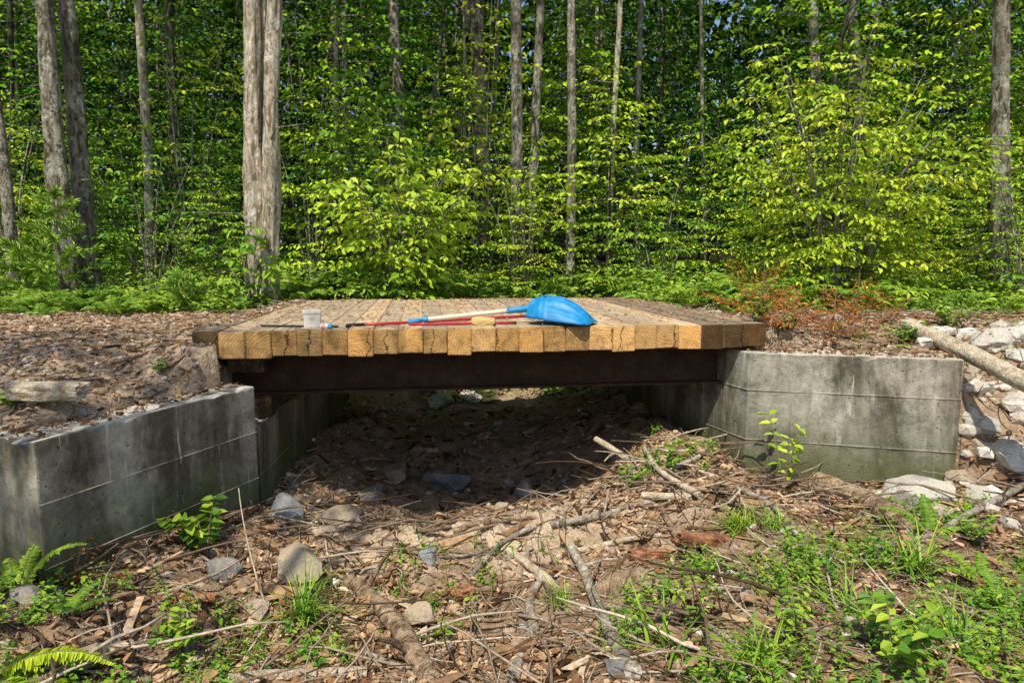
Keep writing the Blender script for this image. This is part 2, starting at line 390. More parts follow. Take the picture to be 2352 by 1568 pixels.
def terrain(x, y):
    z = -1.50+.40*sst(-.1, 1.7, x)+.28*sst(-.9, -2.3, x)
    z = z-.12*sst(1.5, 2.0, x)*sst(4.0, 4.7, y)
    z = z-.32*np.exp(-((y-6.25)/.95)**4)*np.exp(-((x+.25)/1.15)**4)
    z = z+.24*np.exp(-((y-4.66+.10*x*x-.1*np.sin(x*3))/.30)**2)*np.exp(-((x+.1)/1.4)**2)
    z = z-.07*np.exp(-((y-3.7)/.6)**2)*np.exp(-((x+.45)/.7)**2)
    z = z+.17*np.exp(-(((x-1.25)/.40)**2+((y-5.3)/.6)**2))
    z = z+.16*sst(3.6, 2.2, y)+.12*sst(2.2, 4.5, x)
    z = z+.09*vn(x*1.3, y*1.3, 0)+.13*vn(x*4, y*4, 1)+.075*vn(x*11, y*11, 2)
    up = sst(9.8, 11.4, y)
    low = z*(1-up)+(-.15)*up
    dl = sdf(HL, x, y); dr = sdf(HR, x, y)
    hl = -.385+.09*sst(.04, .25, dl)+.24*sst(.2, 1.7, dl)-.07*sst(-3.0, -4.2, x)*(1-sst(6, 7.5, y))
    hr = -.235+.06*sst(.05, .3, dr)+.12*sst(.25, 1.5, dr)
    rough = .06*vn(x*1.7, y*1.7, 3)+.04*vn(x*5, y*5, 4)+.035*vn(x*13, y*13, 5)
    flat = sst(6.3, 8.4, y)
    hl = hl+rough*(.4+.6*sst(.1, .5, dl)); hr = hr+rough*(.4+.6*sst(.1, .5, dr))
    hl = hl*(1-flat)+(-.16+rough)*flat; hr = hr*(1-flat)+(-.16+rough)*flat
    bank = sst(8.4, 9.0, y)
    wl = .1+.8*sst(-2.85, -3.5, x)+.5*bank; wr = .1+1.0*sst(3.35, 3.9, x)+.5*bank
    tl = sst(0, 1, dl/wl); tr = sst(-.35*sst(3.35, 3.9, x), 1, dr/wr)
    z = low*(1-tl)+hl*tl
    z = z*(1-tr)+hr*tr
    z = np.where(y >= 13.4, -.15+.12*vn(x*.6, y*.6, 3), z)
    z = z+.10*np.clip(y-18, 0, 80)
    dd = sdf(deck_poly, x, y); hi = np.maximum(tl, tr)
    near = sst(-.8, -.02, dd)*sst(5.05, 5.45, y-.13*x)*(1-sst(8.1, 8.5, y))
    z = np.where(hi > .9, z*(1-near)+np.maximum(z, .018+.5*rough)*near, z)
    nf = sst(-.45, -.02, dd)*(1-sst(5.05, 5.4, y))*(x < -1.9)
    z = np.where(hi > .9, z*(1-nf)+np.maximum(z, -.07+rough)*nf, z)
    cut = sst(-.04, -.003, dd)
    z = np.minimum(z, z*(1-cut)+np.minimum(z, -.235)*cut)
    return z, hi
def axis(a, b, fa, fb, st):
    mid = list(np.arange(fa, fb+1e-6, st)); lo = []; v = fa; s = st
    while v > a: s *= 1.25; v -= s; lo.append(v)
    hi = []; v = mid[-1]; s = st
    while v < b: s *= 1.25; v += s; hi.append(v)
    return np.array(lo[::-1]+mid+hi)
xs = axis(-220, 220, -4.6, 4.8, .032); ys = axis(-60, 260, 1.7, 9.8, .032)
XX, YY = np.meshgrid(xs, ys); ZZ, HI = terrain(XX, YY)
xl = xs.tolist(); yl = ys.tolist()
def gz(x, y):
    i = min(max(bisect_right(xl, x)-1, 0), len(xl)-2); j = min(max(bisect_right(yl, y)-1, 0), len(yl)-2)
    fx = (x-xl[i])/(xl[i+1]-xl[i]); fy = (y-yl[j])/(yl[j+1]-yl[j])
    return float((ZZ[j, i]*(1-fx)+ZZ[j, i+1]*fx)*(1-fy)+(ZZ[j+1, i]*(1-fx)+ZZ[j+1, i+1]*fx)*fy)
def gnd(px, py, far=40):
    d = ray(px, py); t = 1.6
    while t < far:
        p = Vector((0, 0, CAM_Z))+d*t
        if p.z <= gz(p.x, p.y): return Vector((p.x, p.y, gz(p.x, p.y)))
        t += .02
    p = Vector((0, 0, CAM_Z))+d*t; return Vector((p.x, p.y, gz(p.x, p.y)))
def sandf(x, y):
    return np.exp(-((y-4.66+.10*x*x)/.38)**2)*np.exp(-((x+.2)/1.4)**2)
def terrain_objects():
    ny, nx = XX.shape
    grav = np.clip(HI, 0, 1)*(1-sst(8.8, 9.6, YY+.8*vn(XX*1.5, YY*1.5, 6)))
    grav = np.maximum(grav, .4*sst(5.2, 5.8, YY)*(1-HI)*(1-sst(9.8, 11, YY)))
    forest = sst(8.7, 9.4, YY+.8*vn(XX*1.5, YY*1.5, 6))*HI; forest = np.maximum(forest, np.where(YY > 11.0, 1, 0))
    forest = np.maximum(forest, sst(9.0, 9.4, YY)*sst(.2, .4, np.abs(XX-.1)))  # dark floor colour stands in for shade around the opening beyond the bridge
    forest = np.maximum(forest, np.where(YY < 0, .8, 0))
    sand = np.clip(sandf(XX, YY)*1.5+.6*vn(XX*3, YY*3, 1), 0, 1)*(1-HI)
    cy = (YY[:-1, :-1]+YY[1:, 1:])/2; ch = (HI[:-1, :-1]+HI[1:, 1:])/2
    zone = np.where((cy > 10.2) | ((cy > 9.4) & (ch > .5)) | (cy < -2), 2, np.where(ch > .5, 1, 0))
    I = np.arange(ny*nx).reshape(ny, nx)
    quads = np.stack([I[:-1, :-1], I[:-1, 1:], I[1:, 1:], I[1:, :-1]], axis=-1)
    V = np.stack([XX, YY, ZZ], axis=-1).reshape(-1, 3)
    for k, nm, lab in ((0, 'creek_bed', 'dry creek bed littered with wood chips under and before the bridge'), (1, 'gravel_road', 'gravel road surface on both sides of the timber deck'), (2, 'forest_floor', 'shaded forest floor behind the road')):
        q = quads[zone == k]; used, inv = np.unique(q, return_inverse=True); inv = inv.reshape(-1)
        me = bpy.data.meshes.new(nm); me.vertices.add(len(used)); me.vertices.foreach_set('co', V[used].astype(np.float32).ravel())
        me.loops.add(len(inv)); me.loops.foreach_set('vertex_index', inv.astype(np.int32))
        me.polygons.add(len(q)); me.polygons.foreach_set('loop_start', (np.arange(len(q))*4).astype(np.int32))
        me.polygons.foreach_set('use_smooth', np.full(len(q), True)); me.update(calc_edges=True)
        for an, arr in (('gravel', grav), ('forest', forest), ('sand', sand)):
            a = me.attributes.new(an, 'FLOAT', 'POINT'); a.data.foreach_set('value', arr.reshape(-1)[used].astype(np.float32))
        me.materials.append(M['ground']); o = put(nm, me); tag(o, lab, 'ground', None, 'structure')
terrain_objects()

# ------------------------------------------------------------------ concrete abutments
def prism(bm, poly, z0, z1):
    b = [bm.verts.new((x, y, z0)) for x, y in poly]; t = [bm.verts.new((x, y, z1)) for x, y in poly]; n = len(poly)
    bm.faces.new(b[::-1]); bm.faces.new(t)
    for i in range(n): bm.faces.new((b[i], b[(i+1) % n], t[(i+1) % n], t[i]))
def wall_part(name, poly, z0, z1, parent, seams=(), bevel=.012):
    bm = bmesh.new(); prism(bm, poly, z0, z1); bmesh.ops.recalc_face_normals(bm, faces=bm.faces)
    if bevel: bmesh.ops.bevel(bm, geom=list(bm.edges), offset=bevel, segments=2, affect='EDGES', profile=.6)
    long = [ed for ed in bm.edges if ed.calc_length() > .2]
    bmesh.ops.subdivide_edges(bm, edges=long, cuts=20, use_grid_fill=True)
    for v in bm.verts:
        q = v.co*7; v.co += Vector((noise.noise(q), noise.noise(q+Vector((9, 0, 0))), noise.noise(q+Vector((0, 9, 0)))))*.004
        if v.co.z > z1-.03: v.co.z -= max(0, noise.noise(v.co*11+Vector((3, 3, 0)))-.08)*.07
    for (a, b, z) in seams:
        a = Vector((*a, 0)); b = Vector((*b, 0)); d = (b-a).normalized(); no = Vector((d.y, -d.x, 0)); k = 24
        prev = None
        for i in range(k+1):
            p = a+(b-a)*i/k; pr = .0045+.0035*noise.noise(p*14)
            ring = [bm.verts.new((p.x-no.x*.012, p.y-no.y*.012, z-.005)), bm.verts.new((p.x+no.x*pr, p.y+no.y*pr, z-.0035)), bm.verts.new((p.x+no.x*pr, p.y+no.y*pr, z+.0035)), bm.verts.new((p.x-no.x*.012, p.y-no.y*.012, z+.005))]
            if prev:
                for j in range(3): bm.faces.new((prev[j], ring[j], ring[j+1], prev[j+1]))
            prev = ring
    bmesh.ops.recalc_face_normals(bm, faces=bm.faces)
    me = bpy.data.meshes.new(name); off = parent.location
    bmesh.ops.translate(bm, verts=bm.verts, vec=-off); bm.to_mesh(me); bm.free(); me.materials.append(M['concrete'])
    return put(name, me, parent)
C1 = (-1.84, 4.80); C2 = (-2.39, 3.32); ux, uy = -.937*.50, .348*.50
C3 = (C2[0]+ux, C2[1]+uy); C4 = (C1[0]+ux, C1[1]+uy)
la = empty('concrete_abutment', (-2.1, 4.8, -1.8), 'shaded grey concrete abutment with wing wall under left end of the bridge', 'abutment')
wall_part('wing_wall', [C1, C2, C3, C4], -2.0, -.385, la, [(C2, C1, -.72), (C2, C1, -1.06)])
wall_part('stem_wall', [(-1.845, 4.86), (-2.2, 4.96), (-2.5, 8.45), (-2.03, 8.4)], -2.0, -.68, la, [((-1.845, 4.86), (-2.03, 8.4), -1.06)])
wall_part('back_wall', [(-2.14, 5.05), (-2.36, 5.05), (-2.5, 8.4), (-2.3, 8.4)], -.69, -.25, la)
R0 = (1.665, 5.86); R1 = (1.86, 5.31); R2 = (3.30, 4.92); R3 = (3.42, 5.38)
ra = empty('concrete_abutment', (1.9, 5.5, -1.8), 'sunlit concrete abutment with stained wing wall under right end of the bridge', 'abutment')
wall_part('wing_wall', [R0, R1, R2, R3, (2.10, 5.80), (2.03, 6.2), (1.66, 6.1)], -2.0, -.215, ra,
          [(R0, R1, -.51), (R1, R2, -.51), (R0, R1, -.91), (R1, R2, -.91)])
wall_part('stem_wall', [(1.656, 6.11), (1.28, 9.05), (1.70, 9.10), (2.02, 6.21)], -2.0, -.53, ra, [((1.30, 8.95), (1.656, 6.11), -.91)])
wall_part('back_wall', [(1.90, 6.23), (1.58, 9.0), (1.78, 9.0), (2.06, 6.23)], -.54, -.25, ra)

# ------------------------------------------------------------------ timber bridge
br = empty('timber_bridge', (0, 6.8, -.5), 'short bridge of thick square timbers laid across rusty steel girders', 'bridge')
def timber_mesh(w, l, h):
    bm = bmesh.new(); bmesh.ops.create_cube(bm, size=1)
    for v in bm.verts: v.co = Vector((v.co.x*w, v.co.y*l, v.co.z*h))
    bmesh.ops.bevel(bm, geom=list(bm.edges), offset=.006, segments=2, affect='EDGES')
    ln = [ed for ed in bm.edges if ed.calc_length() > 1]; bmesh.ops.subdivide_edges(bm, edges=ln, cuts=16, use_grid_fill=True)
    sd = R.random()*50
    for v in bm.verts: v.co += Vector((noise.noise(v.co*5+Vector((sd, 0, 0)))*.002, noise.noise(v.co*14+Vector((0, sd, 0)))*.008, noise.noise(v.co*4+Vector((0, 0, sd)))*.006))
    me = bpy.data.meshes.new('deck_timber'); bm.normal_update()
    for f in bm.faces: f.material_index = 1 if abs(f.normal.y) > .8 else 0
    bm.to_mesh(me); bm.free(); return me
for i in range(NTIM):
    h = TH+R.uniform(-.010, .014); l = TLEN+R.uniform(-.02, .02)
    me = timber_mesh(TW-.001, l, h)
    dark = i >= NTIM-3; grey = i == 0
    me.materials.append(M['wood_side_dark' if dark or grey else 'wood_side']); me.materials.append(M['wood_end_dark' if dark else 'wood_end_grey' if grey else 'wood_end'])
    c = P0+e*(TW*(i+.5))+nn*(TLEN/2+R.uniform(-.022, .022)); c.z = R.uniform(-.005, .005)-h/2
    o = put('deck_timber', me, br, c-br.location); o.rotation_euler = (R.uniform(-.001, .001), R.uniform(-.018, .018), YAW+R.uniform(-.0006, .0006))
    if dark: o['label'] = 'dark weathered timber at the right end of the deck'
    if grey: o['label'] = 'grey weathered timber at the left end of the deck'
Rm = Matrix.Rotation(YAW, 3, 'Z')
for k, dpt in enumerate((.30, 1.75, 3.2)):
    mb = MB(); L = 3.96 - .06*k; cx = P0+e*(.17+L/2)+nn*dpt; zt = -TH-.018; H = .305
    pr = [(-.082, 0), (.082, 0), (.082, -.016), (.012, -.021), (.006, -.03), (.006, -H+.03), (.012, -H+.021), (.082, -H+.016), (.082, -H), (-.082, -H), (-.082, -H+.016), (-.012, -H+.021), (-.006, -H+.03), (-.006, -.03), (-.012, -.021), (-.082, -.016)]
    V = []
    for sx in (-.5, .5):
        for (yy, zz) in pr:
            q = cx+e*(sx*L)+nn*yy; V.append((q.x, q.y, zt+zz))
    n = len(pr); mb.add(V, [[j for j in range(n)], [n+j for j in range(n)][::-1]]+[(j, n+j, n+(j+1) % n, (j+1) % n) for j in range(n)])
    g = mb.build('girder', M['rust'], br)
for (a, b, hh, zc) in ((.36, .26, .17, -.595), (.36, 1.7, .17, -.595), (.36, 3.1, .17, -.595), (.34, .16, .10, -.266), (DL-.42, .42, .24, -.34)):
    mb = MB(); q = P0+e*a+nn*b; mb.box((q.x, q.y, zc), .26, .16, hh, Rm); mb.build('bearing_block', M['block_dark'], br)

# ------------------------------------------------------------------ tools on the deck
def rod(mb, a, b, r, n=12, r2=None, k=6):
    a = Vector(a); b = Vector(b); mb.tube([a.lerp(b, i/k) for i in range(k+1)], [r+(r2-r if r2 else 0)*i/k for i in range(k+1)], n)
A = at(1212, 709, 5.50); B = on_z(975, 734, .035)
sh = empty('snow_shovel', (A.x, A.y, 0), 'blue plastic scoop shovel lying face down on the deck near its front edge', 'shovel')
d = (B-A).normalized()
mb = MB(); rod(mb, A+d*.15, B-d*.02, .019); mb.build('shaft', M['handle'], sh, smooth=True)
mb = MB(); rod(mb, A-d*.06, A+d*.17, .029, 14, .023); mb.build('collar', M['blue'], sh, smooth=True)
g0 = B+d*.0; side = Vector((-d.y, d.x, 0)).normalized()
mb = MB(); rod(mb, g0-d*.03, g0+d*.02, .022)
a1 = g0+d*.02; a2 = g0+d*.12
mb.tube(curve([a1, a1+d*.03+side*.045, a2+side*.055], 8), [.011]*9, 8); mb.tube(curve([a1, a1+d*.03-side*.045, a2-side*.055], 8), [.011]*9, 8); rod(mb, a2+side*.06, a2-side*.06, .014)
mb.build('grip', M['blue'], sh, smooth=True)
mb = MB(); Aa = A-d*.02; Tt = on_z(1362, 744, .012); ax = (Tt-Aa); ln = ax.length; axn = ax.normalized()
wv = Vector((-axn.y, axn.x, 0)).normalized(); up = axn.cross(wv).normalized()
if up.z < 0: up = -up
NU, NV = 48, 40
def scoop(u, v, off):
    wd = .185*(.42+.58*min(1, u/.34)**.55) if u < .34 else .185*(1-.03*(u-.34))
    if u > .86: wd *= math.sqrt(max(.05, 1-((u-.86)/.155)**2))*.45+.55
    h = .132*math.sin(pi*min(1, (u+.16)/1.18))**.75
    prof = (1-abs(v)**2.6)
    rib = .010*math.cos(v*pi*5)*max(0, math.sin(pi*min(1, max(0, (u-.22)/.78))))*(1 if abs(v) < .7 else 0)
    ru = .014*math.exp(-((u-.16-.10*v*v)/.022)**2)+.011*math.exp(-((u-.25-.10*v*v)/.02)**2)
    st = .018 if abs(v) > .84 or u < .05 else 0
    p = Aa+axn*(u*ln)+wv*(v*wd)+up*(h*prof-.06*(1-u)*abs(v)**2+rib+ru+st*.4-off)
    return p
V = []
for off in (0, .006):
    for i in range(NU+1):
        for j in range(NV+1): V.append(scoop(i/NU, -1+2*j/NV, off))
Fc = []; K = (NU+1)*(NV+1)
for i in range(NU):
    for j in range(NV):
        a = i*(NV+1)+j; Fc.append((a, a+1, a+NV+2, a+NV+1)); Fc.append((K+a, K+a+NV+1, K+a+NV+2, K+a+1))
for i in range(NU):
    for j in (0, NV):
        a = i*(NV+1)+j; Fc.append((a, a+NV+1, K+a+NV+1, K+a))
for j in range(NV):
    for i in (0, NU):
        a = i*(NV+1)+j; Fc.append((a, a+1, K+a+1, K+a))
V = [Vector((v.x, v.y, max(v.z, .004))) for v in V]
mb.add(V, Fc); mb.build('scoop', M['blue'], sh, smooth=True)
mb = MB(); rim = [scoop(i/20*.97, -1, 0) for i in range(21)]; rim = [Vector((q.x, q.y, max(q.z, .012))) for q in rim]
mb.tube(rim, [.009]*21, 6); mb.build('rim', M['blue_dark'], sh, smooth=True)
mb = MB(); mb.tube([scoop(.05+.9*i/14, 0, -.004) for i in range(15)], [.008]*15, 6); mb.build('rib', M['blue'], sh, smooth=True)
a = on_z(795, 748, .016); b = on_z(1236, 724, .016)
rt = empty('long_handled_tool', (a.x, a.y, 0), 'long red metal pole with black grip lying beneath the blue shovel', 'tool'); dd = (b-a).normalized()
mb = MB(); rod(mb, a+dd*.1, b, .0125); mb.build('shaft', M['red'], rt, smooth=True)
mb = MB(); mb.tube([a+dd*(.14*i/12) for i in range(13)], [.014+.003*(i % 2) for i in range(13)], 10); mb.build('grip', M['black'], rt, smooth=True)
a = on_z(940, 745, .014); b = on_z(1182, 741, .014)
r2 = empty('scraper_pole', (a.x, a.y, 0), 'shorter red rod lying nearest the timber ends beside the yellow sponge', 'tool')
mb = MB(); rod(mb, a, b, .011); mb.build('rod', M['red'], r2, smooth=True)
mb = MB(); dd = (b-a).normalized(); rod(mb, b-dd*.002, b+dd*.012, .013); mb.build('end_cap', M['black'], r2, smooth=True)
a = on_z(600, 748, .01); b = on_z(776, 750, .01)
mb = MB(); rod(mb, a, b, .008, 8); o = mb.build('dark_line', M['black'], None, (a.x, a.y, 0)); tag(o, 'thin dark line drawn as a rod on the deck behind the white tub', 'bar')  # black rod added to draw a dark line along the deck
q = on_z(1110, 748, 0); bm = bmesh.new(); bmesh.ops.create_cube(bm, size=1)
bmesh.ops.subdivide_edges(bm, edges=list(bm.edges), cuts=5, use_grid_fill=True)
for v in bm.verts:
    c = v.co.copy(); k = 1-.18*max(0, c.length-.5)/.36; c = c*k; c.z *= 1-.3*max(0, c.x)
    v.co = Vector((c.x*.19, c.y*.10, (c.z+.44)*.062))+Vector((noise.noise(c*7), noise.noise(c*7+Vector((5, 0, 0))), noise.noise(c*7+Vector((0, 5, 0)))))*.006
me = bpy.data.meshes.new('sponge'); bm.to_mesh(me); bm.free(); me.materials.append(M['sponge']); o = put('sponge', me, None, (q.x, q.y+.03, .006), .1); tag(o, 'worn yellow sponge block lying on the deck beside a red rod', 'sponge')
q = on_z(710, 755, 0); q.y += .085
tb = empty('plastic_tub', (q.x, q.y, .004), 'dirty white square plastic tub standing on the deck front edge', 'tub')
def rsq(hw, z, n=48, pw=14):
    out = []; hw *= .84
    for i in range(n):
        a = 2*pi*(i+.5)/n; ca, sa = math.cos(a), math.sin(a); k = hw/((abs(ca)**pw+abs(sa)**pw)**(1/pw)); x, y = ca*k, sa*k
        out.append((q.x+x*math.cos(.32)-y*math.sin(.32), q.y+x*math.sin(.32)+y*math.cos(.32), .004+z*.86))
    return out
def loft(mb, rings, close=True):
    n = len(rings[0]); V = [p for r_ in rings for p in r_]; Fc = []
    for k in range(len(rings)-1):
        for j in range(n): Fc.append((k*n+j, k*n+(j+1) % n, (k+1)*n+(j+1) % n, (k+1)*n+j))
    Fc.append(list(range(n))[::-1])
    if close: Fc.append([(len(rings)-1)*n+j for j in range(n)])
    mb.add(V, Fc)
mb = MB(); loft(mb, [rsq(.070, 0), rsq(.073, .01), rsq(.076, .135), rsq(.072, .137), rsq(.066, .03)]); mb.build('body', M['white'], tb, smooth=False)
mb = MB(); loft(mb, [rsq(.0775, .122), rsq(.080, .124), rsq(.080, .146), rsq(.078, .15), rsq(.072, .15), rsq(.071, .125)], False); mb.f.pop(); mb.r.pop(); mb.mi.pop(); mb.build('rim', M['white'], tb)
mb = MB(); loft(mb, [rsq(.06, .035), rsq(.0705, .10), rsq(.05, .108)]); mb.build('contents', M['soil'], tb)
a = on_z(738, 749, .022); bd = Vector((.985, -.17, 0)); bt = empty('small_bottle', (a.x, a.y, .0), 'small white bottle with blue cap lying beside the white tub', 'bottle')
def lathe(mb, prof, n=16):
    mb.tube([a+bd*x for x, r in prof], [r for x, r in prof], n)
mb = MB(); lathe(mb, [(-.004, .012), (0, .021), (.045, .022), (.052, .018), (.056, .012), (.062, .012)]); mb.build('body', M['white'], bt, smooth=True)
mb = MB(); lathe(mb, [(.008, .0222), (.009, .0232), (.036, .0232), (.037, .0222)]); mb.build('paper_band', M['pink'], bt, smooth=True)
mb = MB(); lathe(mb, [(.058, .017), (.060, .0185), (.080, .0180), (.083, .014)]); mb.build('cap', M['blue'], bt, smooth=True)

# ------------------------------------------------------------------ rocks
def rock_mesh(sx, sy, sz, seed, mat, sub=4):
    rr = random.Random(seed); bm = bmesh.new(); bmesh.ops.create_icosphere(bm, subdivisions=sub, radius=1)
    pl = []
    for _ in range(15):
        v = Vector((rr.gauss(0, 1), rr.gauss(0, 1), rr.gauss(0, 1))).normalized(); pl.append((v, rr.uniform(.45, .8)))
    off = Vector((rr.random()*40, rr.random()*40, 0))
    for v in bm.verts:
        for n_, d_ in pl:
            k = v.co.dot(n_)
            if k > d_: v.co -= n_*(k-d_)*.97
        v.co *= 1+.12*noise.noise(v.co*1.7+off)+.06*noise.noise(v.co*5+off)+.03*noise.noise(v.co*13+off)
        v.co = Vector((v.co.x*sx, v.co.y*sy, v.co.z*sz))*1.15
    me = bpy.data.meshes.new('rock'); bm.to_mesh(me); bm.free(); me.materials.append(M[mat])
    me.polygons.foreach_set('use_smooth', [True]*len(me.polygons)); me.set_sharp_from_angle(angle=math.radians(22)); return me
def rock(px, py, wpx, hpx, mat, label, seed, name='rock', sink=.27, p=None):
    p = p or gnd(px, py); wx = wpx*p.y/F/2*1.12; hz = hpx*p.y/F/2*1.2
    me = rock_mesh(wx, (wx+hz)*.5*1.05, hz, seed, mat); rs = random.Random(seed)
    o = put(name, me, None, (p.x, p.y+(wx+hz)*.25, p.z+hz*(1-sink*2.2)), rs.uniform(-.4, .4)); tag(o, label, 'rock'); return o
rk = [
 (652, 1190, 76, 56, 'rock_blue', 'pale blue grey rock against the foot of the left wing wall'),
 (785, 1212, 130, 56, 'rock_tan', 'flat sandy rock half buried at the lip of the scour hole'),
 (680, 1330, 115, 80, 'rock_tan', 'tan angular rock in the creek bed before the left wall, right of the leafy plant'),
 (980, 1292, 62, 40, 'rock_blue', 'small blue grey stone alone in the middle of the chip litter'),
 (905, 1108, 70, 54, 'rock_tan', 'rounded stone in the shade beneath the bridge, farthest back of its cluster'),
 (850, 1158, 66, 48, 'rock_grey', 'grey stone in the shade under the bridge, leftmost of its cluster'),
 (1030, 1126, 90, 54, 'rock_blue', 'broad stone in the shade under the middle of the bridge'),
 (985, 1105, 48, 34, 'rock_grey', 'small stone touching the broad stone under the bridge'),
 (1205, 1140, 60, 46, 'rock_blue', 'bluish stone at the shadow edge under the right part of the deck'),
 (2125, 1170, 160, 72, 'rock_white', 'largest whitish boulder half buried at the foot of the right wing wall'),
 (2228, 975, 56, 60, 'rock_white', 'upright white rock just right of the right wing wall end'),
 (2272, 1002, 80, 56, 'rock_white', 'white rock on the right bank below the upright white rock'),
 (2335, 1082, 80, 86, 'rock_white', 'big pale boulder cut by the right picture edge'),
 (2285, 1160, 110, 46, 'rock_white', 'low white slab rock right of the largest boulder'),
 (2265, 905, 60, 44, 'rock_white', 'white rock under the peeled log on the right bank'),
 (2300, 805, 90, 50, 'rock_white', 'white rock above the peeled log at far right'),
 (2345, 835, 50, 38, 'rock_white', 'whitish rock at the picture edge above the peeled log'),
 (1925, 745, 50, 30, 'rock_white', 'white stone among the rusty dead branches on the right bank'),
 (2210, 1110, 60, 40, 'rock_tan', 'tan rock wedged between the largest boulder and the wing wall end'),
 (2300, 1045, 50, 38, 'rock_white', 'small white rock above the big boulder at the right edge'),
 (2250, 1040, 44, 34, 'rock_tan', 'small tan rock left of the small white rock on the right bank'),
 (2330, 950, 60, 44, 'rock_white', 'white rock at the right edge below the lower end of the peeled log'),
 (2240, 865, 50, 34, 'rock_tan', 'tan stone at the wall corner just under the peeled log'),
 (960, 1440, 90, 50, 'rock_tan', 'tan rounded stone beside the thick brown log in the foreground'),
 (1425, 1552, 80, 40, 'rock_grey', 'grey stone at the bottom of the foreground beside a grey branch'),
 (170, 1545, 110, 66, 'rock_moss', 'mossy brown rock in the bottom left corner'),
 (500, 1330, 80, 44, 'rock_grey', 'grey stone in the dirt below the leafy plant at the left wall'),
 (590, 1420, 70, 40, 'rock_tan', 'tan stone half buried left of the long grass tuft'),
 (860, 1330, 60, 36, 'rock_tan', 'tan stone between the angular rock and the brown log end'),
 (1460, 1092, 40, 30, 'rock_tan', 'small tan stone on the chip heap under the long leaning stick'),
 (45, 1390, 90, 50, 'rock_grey', 'grey stone below the fern at the left edge'),
 (1150, 1175, 44, 26, 'rock_tan', 'small sandy stone on the sunlit lip under the middle of the deck'),
 (2225, 1070, 40, 32, 'rock_white', 'small white stone against the end of the right wing wall'),
 (2330, 1215, 60, 30, 'rock_white', 'white stone at the right edge below the low slab'),
 (1000, 930, 64, 34, 'rock_white', 'bright stone in the sun beyond the far side of the bridge, left one'),
 (1075, 920, 54, 28, 'rock_white', 'bright stone in the sun beyond the far side of the bridge, right one'),
]
for i, (a, b, c, d_, m, lb) in enumerate(rk): rock(a, b, c, d_, m, lb, 100+i)

# ------------------------------------------------------------------ logs and branches
def stick(pts, r0, r1, mat, label, name='branch', lift=.6, n=9, knob=0, cat=None, seg=18, Ys=None):
    P = [gnd(x, y) for x, y in pts] if Ys is None else [at(x, y, Y) for (x, y), Y in zip(pts, Ys)]
    c = curve(P, seg); sc = P[0].y/F; k = len(c); rad = []
    for i in range(k):
        t = i/(k-1); rr = (r0+(r1-r0)*t)*sc*(1+.10*noise.noise(c[i]*9)); rad.append(rr)
        if Ys is None: c[i].z = max(c[i].z, gz(c[i].x, c[i].y)-rr*.7)+rr*lift
        c[i] += Vector((noise.noise(c[i]*4), noise.noise(c[i]*4+Vector((7, 0, 0))), 0))*rr*.5
    if Ys is None:
        zs = [q.z for q in c]
        for i in range(1, k-1): c[i].z = (zs[max(0, i-2)]+zs[i-1]+zs[i]+zs[i+1]+zs[min(k-1, i+2)])/5
    mb = MB(); mb.tube(c, rad, n, R.random(), wob=.14)
    for j in range(knob):
        i = R.randrange(3, k-3); dv = (c[i+1]-c[i-1]).normalized(); s_ = Vector((R.uniform(-1, 1), R.uniform(-1, 1), R.uniform(.1, .9))); s_ = (s_-dv*s_.dot(dv)).normalized()+dv*.5
        L = R.uniform(3, 9)*rad[i]; mb.tube([c[i], c[i]+s_*L*.6, c[i]+s_*L+Vector((0, 0, -.1*L))], [rad[i]*.4, rad[i]*.3, rad[i]*.15], 6, R.random())
    o = mb.build(name, M[mat], None, P[0], smooth=True); o.data.set_sharp_from_angle(angle=math.radians(50))
    tag(o, label, cat or name); return o
stick([(2080, 742), (2190, 795), (2300, 850), (2450, 925)], 15, 20, 'log_pale', 'pale peeled log slanting down the bank beside the right wing wall', 'log', Ys=[5.75, 5.25, 4.8, 4.3], n=14)
stick([(800, 1345), (880, 1430), (990, 1566)], 15, 22, 'log_brown', 'thick tan brown log pointing at the bottom edge, left of centre', 'log', n=12, knob=2, lift=.8)
stick([(1310, 1265), (1350, 1350), (1400, 1470), (1450, 1560)], 11, 14, 'log_grey', 'long grey branch running down right of the forked pale stick', knob=2, lift=1)
stick([(1245, 1335), (1215, 1400), (1222, 1470), (1180, 1575)], 9, 14, 'log_grey', 'crooked pale grey branch reaching the bottom edge at centre', knob=2, lift=1)
stick([(1165, 1272), (1220, 1312), (1282, 1372)], 9, 12, 'log_pale', 'short pale broken stick above the crooked grey branch', lift=1)
stick([(1368, 1008), (1480, 1075), (1560, 1125), (1645, 1170)], 7, 9, 'log_pale', 'long tan stick sloping down the chip heap before the right abutment', knob=3, Ys=[5.7, 5.2, 4.85, 4.55])
stick([(1480, 1042), (1520, 1100), (1610, 1160)], 5, 7, 'log_pale', 'pale thin stick crossing the long tan stick on the chip heap', lift=2)
stick([(1475, 1146), (1590, 1158)], 8, 9, 'log_pale', 'short pale split stick below the chip heap', lift=1)
stick([(1540, 1090), (1600, 1060), (1618, 1040)], 6, 5, 'log_grey', 'grey stick at the top of the chip heap against the right wall', lift=1.4)
stick([(1870, 1112), (1960, 1155), (2060, 1210)], 20, 23, 'log_brown', 'stout bark covered log at the foot of the right wing wall', 'log', n=14, knob=1, lift=.6)
stick([(2352, 1130), (2230, 1190), (2130, 1240), (1960, 1272)], 8, 5, 'log_grey', 'long thin grey branch running in from the right edge below the boulder', knob=4, lift=1.2)
stick([(2165, 1580), (2185, 1460), (2255, 1390)], 7, 4, 'log_pale', 'bleached upright twig in the weeds at lower right', lift=1.5, knob=2)
stick([(2352, 1375), (2250, 1445), (2150, 1505)], 5, 4, 'log_grey', 'grey twig slanting through the weeds at the lower right edge', knob=2, lift=2)
